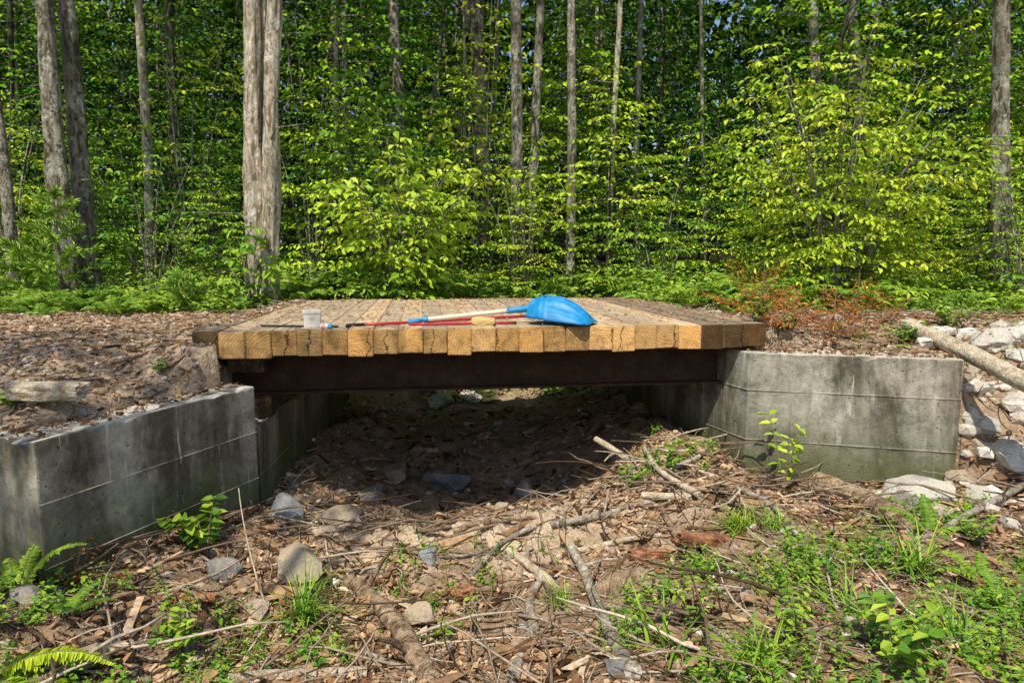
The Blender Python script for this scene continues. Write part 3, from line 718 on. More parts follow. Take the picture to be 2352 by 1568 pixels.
stick([(520, 1575), (700, 1562), (845, 1552)], 18, 16, 'log_pale', 'pale log lying along the bottom edge left of centre', 'log', n=12)
stick([(1265, 1225), (1400, 1192), (1505, 1160)], 10, 7, 'log_grey', 'flat grey stick lying left of the short split stick', knob=1, lift=1)
stick([(-30, 1120), (50, 1190), (110, 1262)], 10, 8, 'log_grey', 'grey stick leaning at the left edge before the wing wall', lift=1.5)
stick([(700, 1195), (735, 1290), (748, 1390)], 5, 3, 'log_brown', 'thin brown stick beside the tan angular rock', knob=2)
stick([(1520, 1178), (1552, 1240), (1605, 1292)], 7, 8, 'log_brown', 'brown stick ending at the red bark slab', lift=1.4)
stick([(1690, 1282), (1800, 1268), (1925, 1220)], 8, 6, 'log_brown', 'brown stick right of the red bark slab', knob=1, lift=1)
stick([(845, 1512), (950, 1542), (1045, 1500)], 7, 5, 'log_grey', 'bent grey stick crossing the thick brown log near the bottom', knob=1, lift=1.6)
stick([(900, 1262), (1010, 1285), (1120, 1272)], 4, 3, 'log_grey', 'thin grey twig crossing the litter above the small blue stone')
stick([(640, 1440), (700, 1490), (780, 1500)], 6, 4, 'log_grey', 'grey stick beside the grass tuft at lower left', knob=2)
stick([(230, 1410), (300, 1480), (350, 1530)], 5, 6, 'log_grey', 'grey stick in the weeds at lower left')
stick([(1460, 1405), (1600, 1430), (1700, 1500)], 6, 5, 'log_grey', 'grey stick among the weeds at lower centre right', knob=2, lift=1.6)
stick([(1900, 1390), (2000, 1420), (2080, 1500)], 5, 7, 'log_brown', 'brown stick among the weeds at lower right', knob=2, lift=1.8)
stick([(1020, 1400), (1100, 1430), (1190, 1420)], 6, 4, 'log_brown', 'brown stick left of the crooked grey branch', knob=1)
stick([(1040, 1230), (1130, 1205), (1230, 1190)], 8, 5, 'log_brown', 'brown bark strip along the sunlit lip before the bridge')
stick([(1280, 1290), (1420, 1250), (1520, 1235)], 7, 6, 'log_pale', 'pale stick just above the short reddish bark piece', knob=1, lift=1)
stick([(1060, 1050), (1160, 985), (1200, 965)], 5, 4, 'log_grey', 'thin stick lying in the shade under the bridge', lift=2)
stick([(760, 1090), (860, 1060), (960, 1075)], 7, 5, 'log_brown', 'brown stick lying in the shade under the left part of the bridge', knob=2, lift=1.5)
stick([(1180, 1080), (1290, 1040), (1360, 1010)], 7, 5, 'log_brown', 'brown stick lying in the shade under the right part of the bridge', knob=2, lift=1.5)
stick([(1780, 760), (1900, 775), (2010, 768)], 6, 5, 'log_brown', 'brown stick behind the top of the right wing wall')
stick([(2230, 850), (2260, 900), (2290, 935)], 5, 5, 'log_pale', 'short pale stick among the white rocks of the right bank')
stick([(230, 850), (330, 815), (375, 812)], 5, 4, 'log_brown', 'brown stick on the left dirt bank above the wing wall')
stick([(1230, 1215), (1150, 1260), (1080, 1330)], 6, 5, 'log_grey', 'grey root like stick left of the short pale broken stick', knob=2, lift=1)
stick([(880, 1200), (960, 1225), (1035, 1215)], 6, 4, 'log_brown', 'brown stick on the sunlit lip right of the flat sandy rock', knob=1, lift=1)
stick([(1760, 1380), (1650, 1360), (1540, 1375)], 5, 4, 'log_grey', 'grey stick lying below the reddish bark slab', knob=2, lift=1.5)
stick([(1690, 1130), (1780, 1180), (1850, 1260)], 6, 5, 'log_grey', 'grey stick slanting down from the corner of the right wing wall', knob=2, lift=1.5)
mb = MB(); b0 = gnd(730, 1500); pts = [b0, at(620, 1400, b0.y+.15), at(580, 1290, b0.y+.35), at(557, 1185, b0.y+.5), at(548, 1120, b0.y+.6)]
c = curve(pts, 20); mb.tube(c, [.007-.004*i/20 for i in range(21)], 6, .8); o = mb.build('vine_stem', M['twig'], None, b0, smooth=True); tag(o, 'thin bare curved stem arching up before the left wing wall', 'stem')
def slab(px, py, L, W, T, rz, mat, label, name, tilt=0, lift=.42):
    p = gnd(px, py); bm = bmesh.new(); bmesh.ops.create_cube(bm, size=1)
    bmesh.ops.subdivide_edges(bm, edges=list(bm.edges), cuts=7, use_grid_fill=True)
    for v in bm.verts:
        c = v.co.copy(); k = 1+.35*noise.noise(Vector((c.y*6, c.z*6, 3)))
        v.co = Vector((c.x*L*k, c.y*W*(1+.2*noise.noise(c*3)), c.z*T*(1-.5*(2*c.y)**2*.5)))+Vector((0, 0, noise.noise(c*5+p)*.012))
    me = bpy.data.meshes.new(name); bm.to_mesh(me); bm.free(); me.materials.append(M[mat])
    o = put(name, me, None, (p.x, p.y, p.z+T*lift), rot=(tilt, .04, rz)); tag(o, label, name.replace('_', ' ')); return o
slab(1640, 1252, .40, .10, .07, -.08, 'log_red', 'reddish bark slab lying before the right abutment', 'bark_slab')
slab(1490, 1280, .24, .07, .05, .1, 'log_red', 'short reddish bark piece left of the larger bark slab', 'bark_slab')
slab(1680, 1285, .22, .06, .05, -.25, 'log_brown', 'brown bark piece just below the reddish bark slab', 'bark_slab')
slab(440, 1385, .24, .07, .04, .2, 'log_red', 'brown red bark slab in the dirt before the left wing wall', 'bark_slab')
slab(110, 935, .36, .12, .10, .12, 'log_pale', 'split piece of tan firewood on the dirt above the left wing wall', 'wood_block', .1, .9)
slab(1060, 1370, .15, .09, .05, .6, 'log_red', 'orange rotten wood chunk in the chips right of the blue stone', 'wood_chunk')
slab(1500, 1225, .22, .07, .05, .9, 'log_brown', 'weathered wedge of wood left of the brown stick', 'wood_chunk')
slab(1960, 800, .3, .12, .05, .1, 'log_brown', 'flat piece of bark on the dirt behind the right wing wall', 'bark_slab')

# ------------------------------------------------------------------ litter (stuff)
def pick(n, x0, x1, y0, y1, ok):
    out = []
    while len(out) < n:
        x = R.uniform(x0, x1); y = y0+(y1-y0)*R.random()
        if abs(x) > .80*y+.4: continue
        if ok(x, y): out.append((x, y, gz(x, y)))
    return out
def slope(x, y):
    return Vector((-(gz(x+.04, y)-gz(x-.04, y))/.08, -(gz(x, y+.04)-gz(x, y-.04))/.08, 1)).normalized()
islow = lambda x, y: gz(x, y) < -.78
def patch(x, y): return float(vn(np.array(x*1.9), np.array(y*1.9), 4))+.5*float(vn(np.array(x*5.), np.array(y*5.), 5))
islowc = lambda x, y: gz(x, y) < -.78 and R.random() > .85*float(sandf(np.array(x), np.array(y))) and R.random() < .7+1.3*patch(x, y)
def indeck(x, y):
    q = Vector((x, y, 0))-P0; return .25 < q.dot(e) < DL-.2 and -.03 < q.dot(nn) < TLEN or (-.02 < q.dot(e) < DL+.02 and -.03 < q.dot(nn) < .4)
mb = MB()
UPV = Vector((0, 0, 1))
def chips(pts, L0, L1, fl, tn=.43, ar=(.14, .42)):
    for x, y, z in pts:
        n_ = slope(x, y) if fl else UPV; L = R.uniform(L0, L1); W = L*R.uniform(*ar); T = R.uniform(.003, .013)
        a = R.uniform(0, 2*pi); d_ = Vector((math.cos(a), math.sin(a), R.uniform(-.3, .45)*fl)); d_ = (d_-n_*d_.dot(n_)*.7).normalized(); s_ = n_.cross(d_).normalized(); s_ = (s_+n_*R.uniform(-.5, .5)).normalized(); u_ = d_.cross(s_)
        m3 = Matrix((d_, s_, u_)).transposed(); p = Vector((x, y, z+T*.5+R.uniform(0, .012)))
        V = []
        for dz in (-.5, .5):
            for dx, dy in ((-.5, -.3), (.5, -.5), (.42, .4), (-.55, .5)): V.append(p+m3 @ Vector((dx*L, dy*W, dz*T)))
        mb.add(V, [(4, 5, 6, 7), (0, 1, 5, 4), (1, 2, 6, 5), (2, 3, 7, 6), (3, 0, 4, 7)], min(1, max(0, R.gauss(tn, .28))))
chips(pick(7000, -3.2, 4.4, 1.9, 5.9, islowc), .012, .06, 1)
chips(pick(2200, -3.2, 4.4, 1.9, 5.9, islowc), .04, .13, 1, .45, (.06, .16))
chips(pick(1600, -2, 2, 4.9, 9, islow), .03, .16, 1)
chips(pick(2400, .6, 2.4, 4.3, 5.8, islow), .03, .13, 1, .45, (.08, .3))
chips(pick(1000, -3.2, 4.4, 1.9, 5.5, islowc), .08, .28, .9, .45, (.08, .3))
o = mb.build('wood_chip_litter', M['chip']); tag(o, 'scattered bark and wood chips covering the creek bed', 'wood chips', None, 'stuff')
mb = MB(); hp = lambda x, y: gz(x, y) > -.5 and not indeck(x, y)
chips(pick(3000, -5.5, -1.9, 3.5, 8.6, hp), .012, .05, .8, .5); chips(pick(1500, -5.5, -1.9, 3.5, 8.6, hp), .03, .09, .8, .55, (.06, .16)); chips(pick(2600, 1.7, 6, 4.8, 8.8, hp), .015, .08, .9, .5)
chips(pick(260, -5.5, -1.9, 3.5, 8.6, hp), .06, .14, .8); chips(pick(500, 1.7, 6, 4.8, 8.8, hp), .06, .16, .8)
wt = []
for i in range(520):
    u, v = R.random(), .06+.94*R.random()**.6; wt.append((C2[0]+(C1[0]-C2[0])*u+ux*v*.85, C2[1]+(C1[1]-C2[1])*u+uy*v*.85, -.388))
for i in range(460):
    u, v = R.random(), .04+.96*R.random()**.7; wt.append((R1[0]+(R2[0]-R1[0])*u+.1*v, R1[1]+(R2[1]-R1[1])*u+.38*v, -.218))
chips(wt, .008, .05, 0)
o = mb.build('bark_litter', M['chip']); tag(o, 'bark and wood crumbs scattered over the gravel road, banks and wall tops', 'bark litter', None, 'stuff')
mb = MB()
def twigs(pts, L0, L1, r0, rise=.16, tn=.47):
    for x, y, z in pts:
        a = R.uniform(0, 2*pi); L = R.uniform(L0, L1); p = Vector((x, y, z+.012)); c = []
        bend = R.uniform(-.9, .9)
        for k in range(6):
            q = p.copy(); c.append(Vector((q.x, q.y, max(q.z, gz(q.x, q.y)+.008)))); a += bend*.2+R.uniform(-.2, .2); p += Vector((math.cos(a), math.sin(a), R.uniform(-.05, rise)))*L/5; p.z = max(p.z, gz(p.x, p.y)+.008)
        r_ = R.uniform(.4, 1)*r0; mb.tube(c, [r_, r_*.95, r_*.88, r_*.8, r_*.65, r_*.4], 5, min(1, max(0, R.gauss(tn, .28))))
twigs(pick(2600, -3.2, 4.4, 1.9, 5.8, islow), .06, .35, .005)
twigs(pick(320, -3.2, 4.4, 1.9, 5.2, islow), .3, .9, .011, .2)
twigs(pick(80, .9, 2.3, 4.2, 5.4, islow), .2, .6, .012, .2)
twigs(pick(480, 1.6, 6, 4.4, 8, lambda x, y: gz(x, y) > -1.0 and not indeck(x, y)), .1, .5, .007, .25)
twigs(pick(500, -5.5, -2, 3.5, 8.5, hp), .06, .3, .005)
o = mb.build('twig_litter', M['twig'], smooth=True); tag(o, 'fine dead twigs strewn over the creek bed and banks', 'twigs', None, 'stuff')
mb = MB()
ico = bmesh.new(); bmesh.ops.create_icosphere(ico, subdivisions=1, radius=1); IV = [v.co.copy() for v in ico.verts]; IF = [[v.index for v in f.verts] for f in ico.faces]; ico.free()
def pebbles(pts, r0, r1, tn=.5):
    for x, y, z in pts:
        r_ = r0+(r1-r0)*R.random()**3; sx, sy, sz = r_*R.uniform(.7, 1.4), r_*R.uniform(.7, 1.3), r_*R.uniform(.45, .8); a = R.uniform(0, pi); ca, sa = math.cos(a), math.sin(a)
        V = []
        for v in IV:
            k = R.uniform(.82, 1.12); q = Vector((v.x*sx, v.y*sy, v.z*sz))*k; V.append((x+q.x*ca-q.y*sa, y+q.x*sa+q.y*ca, z+sz*.3+q.z))
        mb.add(V, IF, min(1, max(0, R.gauss(tn, .25))))
pebbles(pick(2800, -5.5, -1.9, 3.5, 8.6, hp), .005, .03)
pebbles(pick(900, 1.7, 6.5, 4.9, 8.8, hp), .006, .04)
pebbles(pick(1300, -2.6, 2.0, 2.2, 7.5, islow), .006, .035)
pebbles(pick(70, -1.6, 1.2, 5.0, 9.0, islow), .03, .09)
pebbles(pick(340, 3.35, 5.2, 4.1, 5.9, lambda x, y: True), .02, .11, .75)
pebbles(pick(60, 2.4, 3.6, 4.2, 4.9, islow), .02, .08, .7)
o = mb.build('gravel', M['pebble']); tag(o, 'loose pebbles and stones on the road, banks and creek bed', 'gravel', None, 'stuff')
A_ = []
def flat_leaves(pts, L0, L1):
    for x, y, z in pts:
        a = R.uniform(0, 2*pi); L = R.uniform(L0, L1); A_.append((x, y, z+R.uniform(.005, .03), math.cos(a), math.sin(a), R.uniform(-.3, .5), R.uniform(-.6, .6), R.uniform(-.6, .6), 1, L, L*R.uniform(.4, .7), R.random()))
flat_leaves(pick(4600, -3.2, 4.6, 1.9, 5.7, islowc), .02, .065); flat_leaves(pick(1400, 2, 6, 4.4, 8, hp), .03, .07); flat_leaves(pick(1300, -5, -2, 3.6, 8, hp), .02, .05)
mb = MB(); mb.leaves(np.array(A_)); o = mb.build('fallen_leaves', M['fallen']); tag(o, 'dry brown fallen leaves lying among the chips', 'leaves', None, 'stuff')
A_ = []
for i in range(3200):
    a, b = R.uniform(0, DL), R.uniform(.05, TLEN)
    if R.random() > .15+.85*max(abs(a/DL-.5)*2, b/TLEN)**2: continue
    q = P0+e*a+nn*b; t_ = R.uniform(0, 6.28); L = R.uniform(.012, .05); A_.append((q.x, q.y, .014, math.cos(t_), math.sin(t_), .05, R.uniform(-.3, .3), R.uniform(-.3, .3), 1, L, L*.4, R.random()))
mb = MB(); mb.leaves(np.array(A_)); o = mb.build('deck_litter', M['fallen']); tag(o, 'dry leaf crumbs scattered over the timber deck', 'leaf crumbs', None, 'stuff')

# ------------------------------------------------------------------ plants
UP = Vector((0, 0, 1))
def spray(mb, p, d, length, leafL, wood=True, droop=.12, dens=1.0, wr=.45, rb=.5, rv=.25, twist=.75, subf=.5):
    d = Vector(d).normalized(); k = 5; pts = [Vector(p)]; dd_ = d.copy()
    for i in range(k):
        dd_ = (dd_+Vector((R.uniform(-.12, .12), R.uniform(-.12, .12), R.uniform(-.05, .05)-droop*.35))).normalized(); pts.append(pts[-1]+dd_*length/k)
    if wood: mb.tube(pts, [max(.002, .010*length*(1-i/(k+1))) for i in range(k+1)], 4, .4, 0, cap=False)
    ns = max(3, int(length/(leafL*1.15)*dens)); tint = R.gauss(rb, rv*.9)
    for i in range(ns):
        t = .18+.82*(i+R.random()*.6)/ns; t = min(t, .999); j = min(int(t*k), k-1); f = t*k-j
        q = pts[j].lerp(pts[j+1], f); ax = (pts[j+1]-pts[j]).normalized(); sd_ = ax.cross(UP).normalized()*(1 if i % 2 else -1)
        sl = length*subf*(1.05-t*.8)*R.uniform(.6, 1.1); td = (ax*R.uniform(.5, .9)+sd_+Vector((0, 0, R.uniform(-.25, .15)))).normalized()
        nl = max(1, int(sl/(leafL*.62)))
        for m_ in range(nl+1):
            u = (m_+.6)/(nl+1); c = q+td*sl*u+Vector((0, 0, -droop*.4*sl*u*u))
            ls = td.cross(UP).normalized()*(1 if m_ % 2 else -1); ld = (td*.75+ls*(.9 if m_ < nl else .1)+Vector((0, 0, R.uniform(-.8, .1))))
            nv = (UP+Vector((R.uniform(-1, 1), R.uniform(-1, 1), 0))*twist); L = leafL*R.uniform(.5, 1.2)
            mb.leaf(c, ld, nv, L, L*wr*R.uniform(.85, 1.15), min(1, max(0, tint+R.gauss(0, rv*.6))))
def rdir(az, el): return Vector((math.cos(az)*math.cos(el), math.sin(az)*math.cos(el), math.sin(el)))
def sapling_meshes(h, nb, leafL, lm, lmf, spread=1.0, z0=.15, seed=0, wr=.5, droop=.1):
    R.seed(seed); tr = MB(); cr = MB()
    lean = Vector((R.uniform(-.12, .12), R.uniform(-.12, .12), 0)); pts = [Vector((0, 0, -.1))]
    for i in range(1, 9): pts.append(Vector((lean.x*h*i/8+R.uniform(-.04, .04), lean.y*h*i/8+R.uniform(-.04, .04), h*i/8)))
    tr.tube(pts, [.006*h*(1.05-i/8)+.004 for i in range(9)], 7, .5)
    for b in range(nb):
        t = z0+(1-z0)*(b+R.random())/nb; j = min(int(t*8), 7); q = pts[j].lerp(pts[j+1], t*8-j)
        L = spread*h*(.36*(1-t)**.7+.10)*R.uniform(.6, 1.15)
        spray(cr, q, rdir(b*2.4+R.uniform(-.5, .5), R.uniform(-.05, .5)), L, leafL, droop=droop, wr=wr)
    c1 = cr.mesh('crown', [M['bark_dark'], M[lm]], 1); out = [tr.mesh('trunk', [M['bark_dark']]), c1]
    for mm in (lmf, 'leaf_far_shade', 'leaf_deep_shade'):
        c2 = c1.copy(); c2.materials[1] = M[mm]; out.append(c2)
    return out
protos = [sapling_meshes(4.2, 44, .11, 'leaf', 'leaf_far', 1.0, .12, 1, .54), sapling_meshes(5.5, 50, .12, 'leaf', 'leaf_far', .85, .12, 2, .57), sapling_meshes(3.2, 38, .10, 'leaf_yellow', 'leaf_far_yellow', 1.15, .1, 3, .54),
          sapling_meshes(6.5, 56, .13, 'leaf', 'leaf_far', .75, .15, 4, .57), sapling_meshes(4.8, 44, .125, 'leaf_yellow', 'leaf_far_yellow', 1.0, .1, 5, .57)]
def sapling(k, x, y, sc, rz, label, group=None, name='sapling_tree', cat='tree'):
    o = empty(name, (x, y, gz(x, y)), label, cat, group); o.rotation_euler.z = rz; o.scale = (sc, sc, sc)
    v = 1 if y < 12 else 2 if y < 15.5 else 3 if y < 23 else 4  # farther saplings take the crowns with shade painted into the leaves
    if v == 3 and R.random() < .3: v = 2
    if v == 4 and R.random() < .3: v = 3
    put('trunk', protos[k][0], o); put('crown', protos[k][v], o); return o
def crown_mesh(seed, lm, h=6.0, rad=2.4, nb=46, leafL=.18, dens=.8):
    R.seed(seed); cr = MB(); cr.tube([Vector((0, 0, -1)), Vector((.1, 0, h*.4)), Vector((0, .1, h*.95))], [.07, .045, .012], 6)
    for b in range(nb):
        t = (b+R.random())/nb; z = -.8+t*h*.95; L = rad*(.35+.8*math.sin(pi*min(1, t*.8+.15)))*R.uniform(.6, 1.0)
        spray(cr, (0, 0, z), rdir(b*2.4+R.uniform(-.4, .4), R.uniform(0, .5)), L, leafL, dens=dens, droop=.15, wr=.55)
    return cr.mesh('crown', [M['bark'], M[lm]], 1)
crowns = [crown_mesh(21, 'leaf_far'), crown_mesh(22, 'leaf_far_shade', 7, 2.2, 52), crown_mesh(23, 'leaf_far', 5, 2.0, 40)]
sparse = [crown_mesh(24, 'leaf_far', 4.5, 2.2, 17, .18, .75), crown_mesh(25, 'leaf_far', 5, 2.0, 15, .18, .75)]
R.seed(99)
def tree(stems, Y, label, group=None, bark='bark', crown=0, cs=1.0, top=1.75, name='forest_tree', flute=.14, n=16, limbs=2):
    x0 = at(stems[0][1], 680, Y).x; root = empty(name, (x0, Y, gz(x0, Y)), label, 'tree', group)
    for s_ in stems:
        Yk = Y+(s_[3] if len(s_) > 3 else 0); b = at(s_[1], 680, Yk); b.z = gz(b.x, Yk)-.15; tp = at(s_[0], 0, Yk); r_ = s_[2]*Yk/F/2
        md = b.lerp(tp, .5)+Vector((R.uniform(-1, 1), R.uniform(-1, 1), 0))*r_*.7
        ex = b+(tp-b)*top; ns = int((ex-b).length/.09); c = curve([b, md, tp, ex], max(24, ns)); k = len(c)
        rad = [r_*(1.05-.45*i/k)*(1+.55*math.exp(-(i/k)*45)) for i in range(k)]
        mb = MB(); mb.tube(c, rad, n, .5, wob=.12, flute=flute, seed=R.random()*30); mb.build('trunk', M[bark], root, smooth=True)
    put('crown', crowns[crown], root, ex-root.location, R.uniform(0, 6), cs)
    for j in range(limbs):
        i = int(k*R.uniform(.2, .5)); a = R.uniform(0, 6.28); L = R.uniform(.3, 1.1); p = c[i]
        mb = MB(); mb.tube([p, p+rdir(a, .2)*L*.5, p+rdir(a+.3, .1)*L], [.018, .012, .004], 5, .3); mb.build('limb', M['bark'], root)
    return root
tree([(102, 168, 44), (152, 212, 42, .3)], 9.6, 'double trunked grey tree at far left behind the dirt bank', crown=0, flute=.25, n=26)
tree([(578, 592, 42), (603, 604, 44, .15), (630, 622, 36, -.06)], 9.0, 'big pale tree of three fused trunks left of the bushy shrub', bark='bark_pale', crown=0, flute=.32, n=30)
tree([(2300, 2302, 42)], 10.2, 'straight speckled tree near the right picture edge', crown=1, n=24, flute=.2)
tree([(-45, 35, 26)], 9.4, 'leaning dark thin tree at the left picture edge', bark='bark', crown=2)
tree([(318, 345, 22)], 13.0, 'pale slender tree right of the double trunk', bark='bark_pale', crown=0)
tree([(1095, 1108, 40)], 17.0, 'thick dark trunk high behind the bushy shrub', bark='bark_dark', crown=1)
tree([(902, 925, 26)], 15.0, 'grey trunk behind the oak foliage left of the thick dark trunk', bark='bark', crown=1)
tree([(1185, 1190, 30)], 12.5, 'lichen grey tree right of the bushy shrub, left stem of a close pair', bark='bark', crown=0)
tree([(1242, 1208, 22)], 12.9, 'bowed tree right of the bushy shrub, right stem of a close pair', bark='bark', crown=2)
tree([(1312, 1308, 22)], 12.0, 'straight slim tree standing behind the blue scoop', bark='bark', crown=1)
tree([(1425, 1396, 14)], 13.0, 'very thin pale tree right of the straight slim tree', bark='bark_pale', crown=2, limbs=1)
tree([(1472, 1462, 15)], 15.5, 'thin grey tree left of the large layered shrub', bark='bark', crown=0, limbs=1)
tree([(1866, 1895, 26)], 13.5, 'grey tree rising behind the large layered shrub, left of two', bark='bark', crown=1)
tree([(1955, 2010, 28)], 14.0, 'grey tree rising behind the large layered shrub, right of two', bark='bark', crown=0)
tree([(388, 405, 22)], 17.0, 'dim dark trunk between the pale slender tree and the fused trunks', bark='bark_dark', crown=1)
tree([(772, 780, 15)], 16.0, 'thin dark trunk above the left part of the bushy shrub', bark='bark_dark', crown=0, limbs=1)
tree([(1610, 1622, 10)], 15.0, 'spindly pale trunk left edge of the large layered shrub', bark='bark', crown=2, limbs=1)
protot = []
for k, bk in enumerate(('bark', 'bark_dark', 'bark_pale')):
    mb = MB(); c = curve([(0, 0, -.3), (R.uniform(-.3, .3), .1, 4), (R.uniform(-.6, .6), 0, 9), (R.uniform(-.6, .6), .1, 13)], 40)
    mb.tube(c, [.08*(1.05-.6*i/40) for i in range(41)], 9, .5, wob=.1, flute=.12); protot.append((mb.mesh('trunk', [M[bk]], smooth=True), c[-1]))
spots = []
tries = 0
while len(spots) < 50 and tries < 5000:
    tries += 1
    y = 17.5+23*R.random()**.8; x = R.uniform(-.82*y-1, .82*y+1)
    if all((x-a)**2+(y-b)**2 > 2.2 for a, b in spots): spots.append((x, y))
for i, (x, y) in enumerate(spots):
    k = R.choice([0, 0, 1, 1, 2]); o = empty('forest_tree', (x, y, gz(x, y)), ['grey trunk among the crowd of slim forest trees in the background', 'dark trunk among the crowd of slim forest trees in the background', 'pale trunk among the crowd of slim forest trees in the background'][k], 'tree', ['grey background trunks', 'dark background trunks', 'pale background trunks'][k])
    s_ = R.uniform(.6, 1.4); o.rotation_euler = (R.uniform(-.05, .05), R.uniform(-.09, .09), R.uniform(0, 6.28))
    put('trunk', protot[k][0], o, (0, 0, 0), 0, (s_, s_, R.uniform(.8, 1.15))); put('crown', crowns[R.randrange(3)], o, (0, 0, R.uniform(4.5, 8.5)), R.uniform(0, 6), R.uniform(.9, 1.25))
SL = ['mid green sapling in the understory of the forest wall', 'deep green tall sapling in the understory of the forest wall', 'yellow green low sapling in the understory of the forest wall', 'slender high sapling in the understory of the forest wall', 'broad leaved yellowish sapling in the understory of the forest wall']
def scatter(n, y0, y1, ks, s0, s1, dmin):
    pl = []; tr_ = 0
    while len(pl) < n and tr_ < 4000:
        tr_ += 1; y = R.uniform(y0, y1); x = R.uniform(-.80*y-.6, .80*y+.6)
        if y < 11.5 and -3.5 < x < 7: continue
        if all((x-a)**2+(y-b)**2 > dmin*dmin for a, b in pl): pl.append((x, y))
    for x, y in pl:
        k = R.choice(ks); sapling(k, x, y, R.uniform(s0, s1), R.uniform(0, 6.28), SL[k], 'understory saplings '+['of mid green', 'deep green and tall', 'yellow green and low', 'slender and high', 'broad leaved and yellowish'][k])
scatter(12, 9.8, 11.8, [2, 0, 2], .6, .95, .9)
scatter(24, 11.8, 15.5, [0, 4, 2, 3, 4, 0], .8, 1.15, 1.4)
scatter(34, 16, 23, [0, 1, 3, 4, 4], 1.0, 1.4, 1.7)
scatter(34, 23, 32, [1, 3, 4, 0], 1.4, 2.0, 2.2)
n_ = 56000
y = RS.uniform(27, 48, n_); x = RS.uniform(-1, 1, n_)*(.82*y+4); zz = RS.rand(n_)*20
keep = (vn(x*.35, zz*.45+y*.2, 1)+vn(x*.9, zz*1.1, 2)*.6) > -.36
x, y, zz = x[keep], y[keep], zz[keep]
L_ = RS.uniform(.22, .5, len(x)); rr_ = RS.rand(len(x))**1.1
nb_ = 13000; y2 = RS.uniform(50, 55, nb_); x2 = RS.uniform(-1, 1, nb_)*(.82*y2+5); z2 = RS.rand(nb_)*15.5
x = np.concatenate([x, x2]); y = np.concatenate([y, y2]); zz = np.concatenate([zz, z2]); L_ = np.concatenate([L_, RS.uniform(.7, 1.1, nb_)]); rr_ = np.concatenate([rr_, RS.rand(nb_)*.6]); m_ = len(x)
D_ = RS.normal(size=(m_, 3)); N_ = RS.normal(size=(m_, 3))*.6; N_[:, 2] += .6; N_[:, 1] -= .8
AA = np.concatenate([np.stack([x, y, zz+.10*np.clip(y-18, 0, 80)], 1), D_, N_, L_[:, None], L_[:, None]*.6, rr_[:, None]], axis=1)
mb = MB(); mb.leaves(AA); o = mb.build('distant_forest', M['leaf_deep_shade']); tag(o, 'far mass of forest foliage filling the gaps between trees', 'foliage', None, 'stuff')

def shrub(name, base, h, wd, nst, leafL, lm, label, wr=.5, dens=1.0, fl=.35, droop=.12, seed=1, cat='shrub', lo=.12, bl=.33):
    R.seed(seed); root = empty(name, base, label, cat); st = MB(); fo = MB()
    for s_ in range(nst):
        a = s_*2.4+R.uniform(-.3, .3); rr = wd*.5*math.sqrt((s_+.5)/nst); tip = Vector((math.cos(a)*rr, math.sin(a)*rr*.75, h*(1-.35*(rr/(wd*.5))**2)*R.uniform(.72, 1.05)))
        c = curve([Vector((math.cos(a)*.05, math.sin(a)*.05, -.08)), tip*.45+Vector((0, 0, h*.10)), tip], 10)
        st.tube(c, [.013*(1.1-i/10)+.003 for i in range(11)], 6, .5)
        nb = int(9*dens)
        for b in range(nb):
            t = lo+(1-lo)*(b+R.random())/nb; j = min(int(t*10), 9); q = c[j].lerp(c[j+1], t*10-j); az = a+R.uniform(-1.9, 1.9) if rr > .25*wd else R.uniform(0, 6.28)
            spray(fo, q, rdir(az, R.uniform(-.15, fl)), wd*bl*R.uniform(.5, 1.05)*(1.1-.5*t), leafL, droop=droop, wr=wr, rb=.55)
    for m3 in (st, fo): m3.v = [tuple(Vector(v)+Vector(base)) for v in m3.v]
    fo.lp = [(l[0]+base[0], l[1]+base[1], l[2]+base[2], *l[3:]) for l in fo.lp]
    st.build('stem', M['bark'], root); fo.build('foliage', [M['bark_dark'], M[lm]], root, lmi=1); return root
def base_at(px, Y): p = at(px, 680, Y); return Vector((p.x, Y, gz(p.x, Y)))
shrub('leafy_shrub', base_at(925, 9.7), 2.45, 2.6, 17, .125, 'leaf_yellow', 'dense bushy yellow green shrub right of the fused trunks behind the deck', .6, 1.9, .35, .14, 31)
shrub('layered_shrub', base_at(1910, 9.7), 3.9, 4.3, 22, .10, 'leaf_yellow', 'large airy shrub with layered arching sprays behind the right bank', .54, 1.8, .2, .2, 32, bl=.27)
shrub('oak_sapling', base_at(575, 8.75), 1.25, 1.0, 6, .13, 'leaf', 'small leafy oak sapling at the foot of the fused trunks', .6, .9, .3, .1, 33)
shrub('oak_sapling', base_at(880, 11.6), 4.0, 2.2, 10, .14, 'leaf', 'taller leafy oak rising behind the bushy shrub', .6, 1.0, .3, .1, 34, lo=.4)
shrub('maple_sapling', base_at(1200, 11.2), 2.9, 2.4, 7, .10, 'leaf_yellow', 'maple sapling with flat bright sprays beside the close pair of trunks', .7, 1.1, .15, .05, 35, lo=.55)
shrub('maple_sapling', base_at(1110, 13.2), 5.8, 2.8, 8, .115, 'leaf_yellow', 'taller maple sapling with bright high sprays behind the bushy shrub', .7, 1.1, .15, .05, 36, lo=.55)
shrub('leafy_shrub', base_at(2360, 9.3), 2.4, 1.8, 8, .095, 'leaf', 'green shrub crowding the right edge behind the speckled tree', .5, 1.1, .3, .15, 37)
shrub('leafy_shrub', base_at(350, 10.6), 2.7, 2.4, 9, .095, 'leaf', 'loose green shrub between the double trunk and the fused trunks', .5, 1.0, .3, .15, 38)
shrub('leafy_shrub', base_at(30, 10.4), 3.9, 2.4, 9, .09, 'leaf_yellow', 'tall loose shrub behind the left picture edge', .5, 1.0, .3, .15, 39)
shrub('leafy_shrub', base_at(1510, 11.3), 1.9, 2.4, 8, .095, 'leaf', 'green shrub behind the deck between slim trunk and layered shrub', .5, 1.0, .3, .12, 40)
